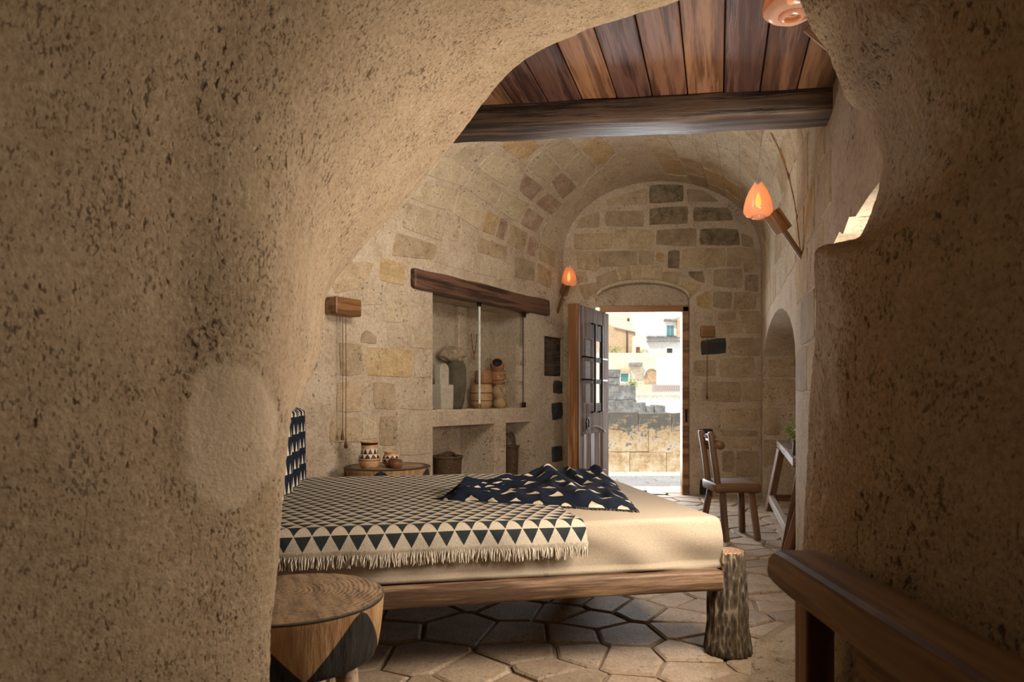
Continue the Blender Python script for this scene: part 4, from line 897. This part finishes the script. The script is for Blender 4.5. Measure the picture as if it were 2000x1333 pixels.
for k in range(n_f):
    i = k/(n_f-1); p, _ = blank(i, 0.0); ln_ = random.uniform(0.045, 0.066); dx = random.uniform(-.010, .010); dy = random.uniform(-.006, .004)
    tip = p+bu*dx+bv*dy+Vector((0, 0, -ln_)); midp = p.lerp(tip, 0.5)+bu*random.uniform(-.005, .005)-bv*random.uniform(0.0, .006)
    path = [p+Vector((0, 0, 0.003)), p+Vector((0, 0, -0.006)), p+Vector((0, 0, -0.011)), midp, tip]; rr = [0.002, 0.0036, 0.002, 0.0027, 0.0018]
    b0 = len(fv)
    for q_, r in zip(path, rr):
        for a in range(4): fv.append(q_+bu*math.cos(a*PI/2)*r+bv*math.sin(a*PI/2)*r)
    for l_ in range(4):
        for a in range(4): ff.append((b0+l_*4+a, b0+l_*4+(a+1) % 4, b0+l_*4+4+(a+1) % 4, b0+l_*4+4+a))
mk('fringe', fv, ff, MAT['fringe'], bl_, True)['kind'] = 'stuff'
# crumpled navy throw
c00 = PZ(852, 972, 0.61); c10 = PZ(1245, 992, 0.61); c11 = PZ(1190, 930, 0.61); c01 = PZ(1010, 946, 0.61)
cm = PZ(1105, 930, 0.61)
def thr(i, j):
    lowp = c00.lerp(c10, i)
    if i < 0.62: hi = c00.lerp(c01, 0.25).lerp(c01.lerp(cm, 0.6), i/0.62) if False else (c00+Vector((0.02, 0.10, 0))).lerp(cm, i/0.62)
    else: hi = cm.lerp(c11, (i-0.62)/0.38)
    p = lowp.lerp(hi, j)
    e = min(1, min(i, 1-i)*9)*min(1, min(j, 1-j)*7)
    fan = math.sin((i*7.5-(1-j)*i*3.0)*2.2+1.2*nz((i*5, j*5, 0), 1, 3))
    h = 0.012+e*(0.012+0.05*max(0, fan)**2*(0.35+0.65*j)+0.045*math.exp(-((i-0.66)/0.20)**2-((j-0.85)/0.22)**2)+0.05*(0.5-abs(nz((i*7+j*3, j*4-i*2, 0), 1, 7)))*(1 if i > 0.1 else i*10)+0.035*math.exp(-((i-0.30)/0.16)**2-((j-0.85)/0.25)**2))
    p = p+Vector((0.012*nz((i*14, j*14, 0), 1, 1), 0.02*nz((i*12, j*12, 2), 1, 6), 0)); p.z = ZM+0.004+h*(1 if e > 0 else 0.3)
    return p, (i*1.05+0.06*nz((i*4, j*4, 0), 1, 12), j*0.95+0.05*nz((i*4, j*4, 0), 1, 15))
vs, fs, uv = gridf(110, 80, thr)
tb = empty('navy_throw', c00.lerp(c11, 0.5), 'crumpled navy throw with cream triangles lying across the bed', 'throw')
mk('cloth', vs, fs, MAT['throw'], tb, True, uv)
fv, ff = [], []
for k in range(260):
    i = k/259; p, _ = thr(i, 0.0)
    if random.random() < 0.2: p, _ = thr(1.0, random.random())
    q_ = p+Vector((random.uniform(-.012, .012), -random.uniform(0.008, 0.022), -0.006)); b0 = len(fv)
    for c, r in ((p, 0.003), (q_, 0.0015)):
        for a in range(3): fv.append(c+Vector((math.cos(a*2.1)*r, 0, math.sin(a*2.1)*r)))
    for a in range(3): ff.append((b0+a, b0+(a+1) % 3, b0+3+(a+1) % 3, b0+3+a))
mk('fringe', fv, ff, MAT['clay_dark'], tb)['kind'] = 'stuff'
# navy hanging over the headboard beam
hg = empty('headboard_hanging', bp_(BL+0.05, BW/2, 1.0), 'navy hanging with cream slashes draped over the headboard beam', 'textile')
def hang(i, j):
    s_ = 0.15+(BW-0.17)*i; a = j*1.25-0.25
    if a < 0: off, z = 0.05, 1.0+a*0.6
    elif a < 0.12: off = 0.05-0.10*a/0.12; z = 1.012+0.02*math.sin(a/0.12*PI)
    else: off = -0.05-0.012*(a-0.12); z = 1.012-(a-0.12)*0.52
    off += 0.010*math.sin(s_*22+1)*(1 if a > 0.1 else 0.2); ed = 0.015*nz((z*20, 0, 0), 1, 3) if i > 0.97 else 0
    return bp_(BL+0.05+off, s_+ed, z), (s_, -a*0.6)
vs, fs, uv = gridf(90, 60, hang); mk('cloth', vs, fs, MAT['navy_hang'], hg, True, uv)
fv, ff = [], []
for k in range(70):
    p, _ = hang(1.0, 0.18+0.82*k/69); q_ = p+bv*random.uniform(.015, .04)+Vector((0, 0, random.uniform(-.02, 0.0))); b0 = len(fv)
    for c, r in ((p, 0.004), (q_, 0.002)):
        for a in range(3): fv.append(c+Vector((math.cos(a*2.1)*r, 0, math.sin(a*2.1)*r)))
    for a in range(3): ff.append((b0+a, b0+(a+1) % 3, b0+3+(a+1) % 3, b0+3+a))
mk('fringe', fv, ff, MAT['clay_dark'], hg)['kind'] = 'stuff'
# ------------------------------------------------------------------ stump tables
def drum_mat(name, n, pale):
    m, nt, b = newmat(name); tc = N(nt, 'ShaderNodeTexCoord'); sp = N(nt, 'ShaderNodeSeparateXYZ'); nt.links.new(tc.outputs['UV'], sp.inputs[0])
    fx = math_n(nt, 'FRACT', math_n(nt, 'MULTIPLY', sp.outputs[0], n)); d = math_n(nt, 'MULTIPLY', math_n(nt, 'ABSOLUTE', math_n(nt, 'SUBTRACT', fx, 0.5)), 2.0)
    v = coords(nt, (1, 1, 0.12)); g = noise_n(nt, v, 45, 6, 0.7); g2 = noise_n(nt, v, 8, 3)
    f = math_n(nt, 'LESS_THAN', d, math_n(nt, 'SUBTRACT', 1.02, math_n(nt, 'MULTIPLY', sp.outputs[1], 1.06)))
    tan = ramp(nt, math_n(nt, 'MULTIPLY_ADD', g, 0.7, math_n(nt, 'MULTIPLY', g2, 0.3)), [(0.3, (0.15, 0.07, 0.03)), (0.5, (0.33, 0.185, 0.085)), (0.68, (0.46, 0.31, 0.17))])
    blk = ramp(nt, g, [(0.3, (0.010, 0.009, 0.008)), (0.7, (0.045, 0.04, 0.035))])
    col = mixc(nt, f, tan, blk)
    rim = math_n(nt, 'GREATER_THAN', sp.outputs[1], 0.95); col = mixc(nt, rim, col, (0.02, 0.017, 0.014))
    nt.links.new(col, b.inputs['Base Color']); b.inputs['Roughness'].default_value = 0.85; b.inputs['Specular IOR Level'].default_value = 0.15; bump(nt, b, g, 0.9, 0.01); return m
MAT['drum'] = drum_mat('painted_stump_side', 5, False)
def stump(c, r, zt, h, label, rot):
    e = empty('stump_table', (c[0], c[1], 0), label, 'side table', 'painted stump tables'); m = Matrix.Translation((c[0], c[1], 0)) @ Matrix.Rotation(rot, 4, 'Z')
    prof = [(r*0.90+r*0.10*(k/10)**0.5, zt-h+h*k/10) for k in range(10)]+[(r, zt-0.008), (r*0.995, zt-0.001)]
    dr_ = lathe('drum', prof, MAT['drum'], e, m, 80, 0.012, 2)
    lathe('table_top', [(r*0.995, zt-0.001), (r*0.97, zt+0.002), (r*0.6, zt+0.003), (r*0.3, zt+0.002), (0, zt+0.003)], MAT['stump_top'], e, m, 80, 0.012, 2)
    lathe('underside', [(r*0.90, zt-h), (r*0.5, zt-h+0.002), (0, zt-h+0.002)], MAT['chairw'], dr_, m, 40)
    for k in range(3):
        a = 2*PI*k/3+0.9; tube('leg', [m @ Vector((r*0.62*math.cos(a), r*0.62*math.sin(a), zt-h+0.02)), m @ Vector((r*0.78*math.cos(a), r*0.78*math.sin(a), 0.0))], [0.034, 0.026], MAT['rail'], e, 12)
    return e
# azimuth of a painted triangle: 42 degrees right of the camera-facing side
stump((-0.646, 1.98), 0.262, 0.50, 0.17, 'near wooden stump table with black painted triangles at the foot of the rock', math.radians(-90+42-36+18))
stump((-0.885, 4.74), 0.305, 0.605, 0.17, 'far wooden stump table behind the bed carrying painted clay pots', math.radians(20))
def pot_mat():
    m, nt, b = newmat('painted_pot'); tc = N(nt, 'ShaderNodeTexCoord'); sp = N(nt, 'ShaderNodeSeparateXYZ'); nt.links.new(tc.outputs['UV'], sp.inputs[0])
    n1 = noise_n(nt, coords(nt), 30, 4); base = ramp(nt, n1, [(0.3, (0.40, 0.20, 0.09)), (0.7, (0.58, 0.35, 0.17))])
    u = math_n(nt, 'MULTIPLY', sp.outputs[0], 10); v = math_n(nt, 'MULTIPLY', math_n(nt, 'SUBTRACT', sp.outputs[1], 0.42), 1/0.16)
    row = math_n(nt, 'FLOOR', v); fy = math_n(nt, 'FRACT', v); fx = math_n(nt, 'FRACT', math_n(nt, 'MULTIPLY_ADD', row, 0.5, u))
    d = math_n(nt, 'MULTIPLY', math_n(nt, 'ABSOLUTE', math_n(nt, 'SUBTRACT', fx, 0.5)), 2.0)
    tri = math_n(nt, 'LESS_THAN', d, math_n(nt, 'SUBTRACT', 1.0, fy))
    inb = math_n(nt, 'MULTIPLY', math_n(nt, 'GREATER_THAN', sp.outputs[1], 0.42), math_n(nt, 'LESS_THAN', sp.outputs[1], 0.74))
    col = mixc(nt, inb, base, mixc(nt, tri, (0.62, 0.50, 0.36), (0.04, 0.022, 0.015)))
    ln = math_n(nt, 'LESS_THAN', math_n(nt, 'ABSOLUTE', math_n(nt, 'SUBTRACT', sp.outputs[1], 0.36)), 0.018); col = mixc(nt, ln, col, (0.08, 0.03, 0.02))
    nt.links.new(col, b.inputs['Base Color']); b.inputs['Roughness'].default_value = 0.55; return m
MAT['painted'] = pot_mat()
T2 = 0.608
p1 = PZ(721, 911, T2); p1 = Vector((-0.985, 4.60, T2))
pot('clay_vase', [(0, 0), (0.055, 0), (0.066, 0.02), (0.072, 0.045), (0.074, 0.062), (0.066, 0.085), (0.058, 0.10), (0.055, 0.125), (0.056, 0.15), (0.055, 0.172), (0.060, 0.18)], 'painted', p1, 'tall painted clay vase with black triangles on the far stump table')
pot('clay_bowl', [(0, 0), (0.035, 0), (0.056, 0.025), (0.062, 0.05), (0.055, 0.075), (0.046, 0.092), (0.048, 0.105)], 'painted', Vector((-0.845, 4.66, T2)), 'small painted clay jar beside the vase on the far stump table')
pot('clay_cup', [(0, -0.0), (0.03, 0), (0.046, 0.02), (0.048, 0.04), (0.038, 0.06)], 'bowl_brown', Vector((-0.805, 4.565, T2)), 'small dark brown clay cup tipped over in front of the painted jar', tilt=(0.25, 'Y'))
# ------------------------------------------------------------------ chair
ch = empty('wooden_chair', (1.72, 5.25, 0), 'rustic brown wooden chair with thick plank seat facing the desk', 'chair')
y0, y1, x0, x1 = 5.06, 5.42, 1.545, 1.90
board('seat', ((x0), (y0+y1)/2, 0.40), (x1, (y0+y1)/2, 0.40), y1-y0, 0.075, MAT['chairw'], ch, bevel=0.02, cuts=6, jitter=0.006, seg=3)
for (a, b) in (((x0+0.07, y0+0.06), (x0+0.085, y0+0.0)), ((x1-0.06, y0+0.06), (x1-0.02, y0+0.03)), ((x0+0.05, y1-0.06), (x0+0.0, y1-0.01)), ((x1-0.06, y1-0.06), (x1-0.03, y1-0.02))):
    board('leg', (b[0], b[1], 0), (a[0], a[1], 0.37), 0.045, 0.045, MAT['chairw'], ch, cuts=3, jitter=0.004, bevel=0.008)
for y in (y0+0.05, y1-0.06): board('back_post', (x0+0.035, y, 0.40), (x0-0.02, y, 0.83), 0.042, 0.05, MAT['chairw'], ch, cuts=4, jitter=0.005, bevel=0.008)
tube('back_rail', [(x0+0.035, y0-0.02, 0.73), (x0+0.03, (y0+y1)/2, 0.735), (x0+0.035, y1+0.02, 0.73)], [0.033, 0.031, 0.033], MAT['chairw'], ch, 14)
tube('back_rail', [(x0-0.0, y0+0.04, 0.79), (x0-0.0, y1-0.05, 0.79)], [0.018, 0.018], MAT['chairw'], ch, 10)
# ------------------------------------------------------------------ desk in the recess
DZ = 0.68
dk = empty('writing_desk', (2.3, 5.4, 0), 'narrow wooden trestle desk standing in the arched recess', 'desk')
def dpt(y, off, z): return Vector((XR(y)+off, y, z))
pA, pB = dpt(4.45, 0.24, DZ-0.03), dpt(6.36, 0.30, DZ-0.03)
board('desk_top', pA, pB, 0.42, 0.06, MAT['deskw'], dk, bevel=0.006, cuts=6, jitter=0.004)
for y, dy in ((6.2, 0.22), (4.62, 0.12)):
    board('leg', dpt(y+dy, 0.0, 0), dpt(y-0.02, 0.10, DZ-0.06), 0.065, 0.05, MAT['chairw'], dk, cuts=0)
    board('leg', dpt(y+dy, 0.47, 0), dpt(y-0.02, 0.36, DZ-0.06), 0.065, 0.05, MAT['chairw'], dk, cuts=0)
    board('cross_rail', dpt(y+dy-0.02, 0.03, 0.13), dpt(y+dy-0.02, 0.44, 0.13), 0.04, 0.06, MAT['chairw'], dk, cuts=0)
board('stretcher', dpt(4.74, 0.02, 0.13), dpt(6.42, 0.02, 0.13), 0.045, 0.075, MAT['deskw'], dk, cuts=0)
board('brace', dpt(4.55, -0.02, 0.0), dpt(4.35, 0.10, 0.52), 0.05, 0.06, MAT['chairw'], dk, cuts=0)
pp = P(1556, 852, 4.75); pp = Vector((2.035, 4.75, DZ))
pl = empty('potted_plant', pp, 'small leafy green plant in a dark slim pot on the desk', 'plant')
lathe('pot', [(0, 0), (0.03, 0), (0.034, 0.03), (0.028, 0.09), (0.033, 0.12)], MAT['clay_dark'], pl, Matrix.Translation(pp), 18)
lv = [Vector((0, 0, 0)), Vector((0.018, 0.012, 0.003)), Vector((0.038, 0, -0.004)), Vector((0.018, -0.012, 0.003))]
for k in range(64):
    d = Vector((random.gauss(0, 1), random.gauss(0, 1), random.gauss(0, 0.8))).normalized(); c = pp+Vector((0, 0, 0.17))+d*random.uniform(0.02, 0.065)
    m = Matrix.Translation(c) @ d.to_track_quat('X', 'Z').to_matrix().to_4x4() @ Matrix.Rotation(random.uniform(-1, 1), 4, 'X')
    mk('leaf', lv, [(0, 1, 2, 3)], MAT['leaf'], pl, M=m)
# ------------------------------------------------------------------ bench in the foreground
bn = empty('wooden_bench', (0.85, 1.2, 0), 'dark wooden bench with thick top rail in the right foreground', 'bench')
ra = Vector((0.735, 1.76, 0.665)); rb = Vector((0.70, 0.55, 0.665))
m, L_ = frm(ra, rb)
pts = [(0.0, -0.035), (0.012, 0.012), (0.05, 0.034), (0.12, 0.036), (L_, 0.036), (L_, -0.06), (0.16, -0.06), (0.05, -0.055), (0.01, -0.048)]
vs = []; wd = 0.062
ns = len(pts)
for yv in (-wd, -wd+0.012, wd-0.012, wd):
    sc_ = 0.006 if abs(abs(yv)-wd) < 1e-6 else 0.0
    for x, z in pts: vs.append(Vector((x+(sc_ if x < 0.1 else 0), yv, z+(sc_ if z < -0.01 else -sc_))))
fs = [tuple(range(ns)), tuple(range(4*ns-1, 3*ns-1, -1))]
for l_ in range(3):
    for i in range(ns): j = (i+1) % ns; fs.append((l_*ns+i, l_*ns+j, (l_+1)*ns+j, (l_+1)*ns+i))
mk('top_rail', vs, fs, MAT['benchw'], bn, M=m)
board('post', (0.745, 1.64, 0.19), (0.745, 1.64, 0.615), 0.07, 0.07, MAT['benchw'], bn, cuts=0)
board('post', (0.72, 0.62, 0.0), (0.72, 0.62, 0.615), 0.07, 0.07, MAT['benchw'], bn, cuts=0)
for k in range(3):
    zz = 0.535-k*0.125
    board('back_board', (0.775-0.005*k, 1.48, zz), (0.75-0.005*k, 0.6, zz), 0.022, 0.115, MAT['benchw'], bn, cuts=0)
board('seat_board', (0.60, 1.50, 0.30), (0.60, 0.6, 0.30), 0.24, 0.035, MAT['benchw'], bn, cuts=0)
# ------------------------------------------------------------------ outside
GZ = -0.03
tr = struct(mk('floor_terrace', [(-6, 7.86, GZ-0.02), (9, 7.86, GZ-0.02), (9, 11.3, GZ-0.14), (-6, 11.3, GZ-0.14)], [(0, 1, 2, 3)], MAT['ext_pave']))
struct(box('doorstep', dX0, dX1, YE, YE+0.40, -0.06, 0.0, MAT['ext_pave'], None, 0.006)).name = 'trim_1'
for i in range(7):
    for j in range(7):
        x = 0.2+i*0.55+0.2*(j % 2); y = 7.95+j*0.44; z = GZ-0.02-0.12*(y-7.86)/3.44
        box('paving_slab', x+0.01, x+0.54, y+0.01, y+0.43, z-0.02, z+0.02+random.uniform(-.004, .004), MAT['ext_pave'], tr, 0.008)
pw = empty('parapet_wall', (1.9, 11.1, -0.15), 'weathered tuff parapet with black lichen top outside the door', 'wall')
YP = 10.95
struct(mk('floor_valley', [(-40, 11.4, -3), (80, 11.4, -3), (80, 130, -3), (-40, 130, -3)], [(0, 1, 2, 3)], MAT['ext_cream']))
def pblk(x0, x1, y0, y1, mat='lichen', par=pw, Y=YP, th=0.4, name='block', bev=0.02, cuts=3, jit=0.02):
    a = P(x0, y1, Y); b = P(x1, y0, Y); vs, fs = boxmesh(0, b.x-a.x, 0, th, 0, b.z-a.z, bev, 2, cuts, jit, x0*0.37)
    return mk(name, vs, fs, MAT[mat], par, M=Matrix.Translation((a.x, Y, a.z)))
for x0, x1, y0, y1 in ((1150, 1189, 809, 836), (1190, 1246, 806, 838), (1248, 1311, 808, 839), (1313, 1380, 809, 845), (1150, 1266, 838, 882), (1268, 1380, 840, 884), (1150, 1229, 883, 928), (1231, 1301, 885, 928), (1303, 1390, 884, 928)):
    pblk(x0-0.7, x1+0.7, y0-0.4, y1+0.7, bev=0.01, jit=0.03)
o = mk('core', [Vector(v) for v in boxmesh(P(1140, 0, YP).x, P(1395, 0, YP).x, YP+0.05, YP+0.38, -0.2, P(0, 812, YP).z)[0]], boxmesh(0, 1, 0, 1, 0, 1)[1], MAT['lichen'], pw)
gt = empty('stone_tower', (P(1215, 0, 14).x, 14, 0), 'grey lichened masonry stub behind the parapet outside', 'ruin')
for x0, x1, y0, y1 in ((1186, 1242, 753, 782), (1188, 1244, 782, 1150), (1186, 1212, 722, 738), (1187, 1211, 738, 753)): pblk(x0, x1, y0, y1, 'ext_grey', gt, 14.0, 0.8)
for k, (x0, x1, y0, y1) in enumerate(((1243.5, 1261.5, 786, 1180), (1262, 1278, 793, 1180), (1279, 1300, 792, 1180))):
    o = pblk(x0, x1, y0, y1, 'ext_grey', None, 13.0, 0.5, 'coping_stone'); tag(o, ['grey coping stone next to the masonry stub outside', 'low grey coping stone between two others outside', 'square grey coping stone furthest right outside'][k], 'stone', 'coping stones')
def house(name, Y, x0, x1, y0, y1, mat, label, depth=8):
    a = P(x0, y1, Y); b = P(x1, y0, Y); e = empty(name, ((a.x+b.x)/2, Y, a.z), label, 'building')
    e.location.z = -3; box('facade', a.x, b.x, Y, Y+depth, -3, b.z, MAT[mat], e, 0.02); return e
def inset(e, Y, x0, x1, y0, y1, mat, name='window', frame=True, out=0.12):
    a = P(x0, y1, Y); b = P(x1, y0, Y); w_ = box(name, a.x, b.x, Y-0.02, Y+0.3, a.z, b.z, MAT[mat], e, 0.01)
    if frame:
        t = 0.14
        for q in ((a.x-t, b.x+t, b.z, b.z+t), (a.x-t, b.x+t, a.z-t, a.z), (a.x-t, a.x, a.z, b.z), (b.x, b.x+t, a.z, b.z)):
            box('surround', q[0], q[1], Y-out, Y+0.05, q[2], q[3], MAT['ext_white'], w_, 0.01)
    return w_
tw = house('terrace_wall', 34, 1240, 1400, 772, 830, 'ext_white', 'plain white terrace wall beyond the parapet outside', 3)
a = P(1240, 769, 34); b = P(1400, 773, 34); box('coping', a.x, b.x, 33.85, 34.3, b.z, a.z, MAT['ext_cream'], tw, 0.02)
rf = empty('tiled_roof', P(1310, 768, 36), 'low roof of round clay tiles behind the white terrace wall', 'roof')
jv, jf = [], []
for r_ in range(3):
    for k in range(24):
        c = P(1279+k*4.6, 768-r_*5, 36+r_*0.6); 
        b0 = len(jv)
        for yy in (0, 0.62):
            for t in range(7): aa = PI*t/6; jv.append(c+Vector((math.cos(aa)*0.062, yy, math.sin(aa)*0.062*1.1+yy*0.22)))
        for t in range(6): jf.append((b0+t, b0+t+1, b0+7+t+1, b0+7+t))
mk('tile_rows', jv, jf, MAT['tile'], rf, True)['kind'] = 'stuff'
a = P(1277, 770, 36); b = P(1400, 755, 36); box('deck', a.x, b.x, 36, 38, a.z-0.1, b.z-0.3, MAT['ext_cream'], rf, 0.02)
h1 = house('arched_house', 60, 1150, 1335, 690, 800, 'ext_cream', 'cream stone house with a round arched doorway seen through the door', 5.5)
pa = [(1258, 748), (1287, 748)]+[(1272.5+14.5*math.cos(PI*i/12), 734-15*math.sin(PI*i/12)) for i in range(13)]
vs = [P(x, y, 59.9) for x, y in pa]+[P(x, y, 60.4) for x, y in pa]; n = len(pa); fs = [tuple(range(n))]+[(i, (i+1) % n, n+(i+1) % n, n+i) for i in range(n)]
mk('arched_door', vs, fs, MAT['ext_orange'], h1)
tube('arch_trim', [P(x, y, 59.85) for x, y in pa[2:]], 0.09, MAT['ext_white'], h1, 6)
inset(h1, 60, 1212, 1227, 730, 746, 'teal'); inset(h1, 60, 1310, 1317, 731, 745, 'ext_dark', 'doorway'); 
a = P(1228, 716, 60); b = P(1252, 709, 60); box('hood', a.x, b.x, 59.3, 60.1, a.z, b.z, MAT['ext_grey'], h1, 0.02)
a = P(1210, 727, 60); b = P(1229, 721, 60); box('cornice', a.x, b.x, 59.7, 60.1, a.z, b.z, MAT['ext_orange'], h1, 0.02)
h2 = house('white_house', 68, 1262, 1330, 560, 705, 'ext_white', 'tall white house with teal shutters seen through the door')
w_ = inset(h2, 68, 1302, 1308.6, 636, 657, 'teal', 'shutter', False); inset(h2, 68, 1309.2, 1316, 636, 657, 'teal', 'shutter', False)
inset(h2, 68, 1302, 1313, 681, 694, 'ext_dark')
for x0, x1, y0, y1 in ((1296, 1321, 624, 628), (1262, 1328, 657, 660.5), (1262, 1328, 666, 667.2), (1300, 1318, 657, 659)):
    a = P(x0, y1, 68); b = P(x1, y0, 68); box('ledge', a.x, b.x, 67.6, 68.1, a.z, b.z, MAT['ext_grey'], h2, 0.02)
a = P(1322, 660, 67.8); b = P(1327, 620, 67.8); box('chimney_pipe', a.x, b.x, 67.5, 68, a.z, b.z, MAT['ext_orange'], h2, 0.02)
h5 = house('edge_house', 49, 1328, 1420, 688, 800, 'ext_white', 'pale pink-white house wall at the right edge of the doorway view')
h3 = empty('ochre_house', P(1215, 692, 74), 'ochre house with sloping top edge at upper left of the doorway view', 'building')
pa = [(1150, 849), (1239.5, 849), (1239.5, 650), (1205, 641), (1186, 633), (1150, 622)]
vs = [P(x, y, 74) for x, y in pa]; vs += [v+Vector((0, 5, 0)) for v in vs]; n = len(pa); fs = [tuple(range(n))]+[(i, (i+1) % n, n+(i+1) % n, n+i) for i in range(n)]
mk('facade', vs, fs, MAT['ext_orange'], h3); tube('drainpipe', [P(1224.5, 648, 73.9), P(1224.5, 693, 73.9)], 0.07, MAT['ext_dark'], h3, 6)
tube('gutter', [P(1200, 640, 73.9), P(1240, 650, 73.9)], 0.09, MAT['tile'], h3, 6)
h4 = house('stone_house', 84, 1120, 1264, 540, 705, 'ext_cream', 'tall old stone house with tiny windows high behind the ochre house')
for x0, x1, y0, y1 in ((1225, 1229.5, 622, 628), (1244, 1246.5, 623, 628), (1253, 1256, 640, 656), (1263, 1264.5, 636, 646)): inset(h4, 84, x0, x1, y0, y1, 'ext_dark', 'window', False)
h6 = house('porch_house', 66, 1240, 1258, 656, 700, 'ext_cream', 'small house front with a dark red door between ochre and white houses', 1.5)
inset(h6, 66, 1242, 1250, 678, 693, 'ext_red', 'door', False)
hb = house('hillside', 100, 1000, 1600, 300, 800, 'ext_cream', 'pale hillside of old stone houses far behind', 2)
def bush(px, py, Y, r, label, n=60):
    c = P(px, py, Y); e = empty('shrub', c, label, 'shrub')
    vs, fs = [], []
    for k in range(n):
        d = Vector((random.gauss(0, 1), random.gauss(0, 0.5), random.gauss(0, 0.8))); q_ = c+d*r*0.5; u = Vector((random.gauss(0, 1), random.gauss(0, 1), random.gauss(0, 1))).normalized(); v = u.orthogonal().normalized()
        b0 = len(vs); vs += [q_-u*r*.2, q_+v*r*.12, q_+u*r*.2, q_-v*r*.12]; fs.append((b0, b0+1, b0+2, b0+3))
    mk('foliage', vs, fs, MAT['leaf'], e)['kind'] = 'stuff'
bush(1203, 686, 63, 0.6, 'yellow-green shrub at the foot of the ochre house'); bush(1234, 748, 14.3, 0.13, 'bright green shrub above the grey masonry stub')
bush(1254, 688, 64, 0.45, 'dark green climbing shrub beside the red door'); bush(1321, 742, 59.8, 0.45, 'green shrub beside the dark doorway at right'); bush(1240, 750, 14.3, 0.08, 'tiny green shrub right of the bright shrub on the masonry stub')
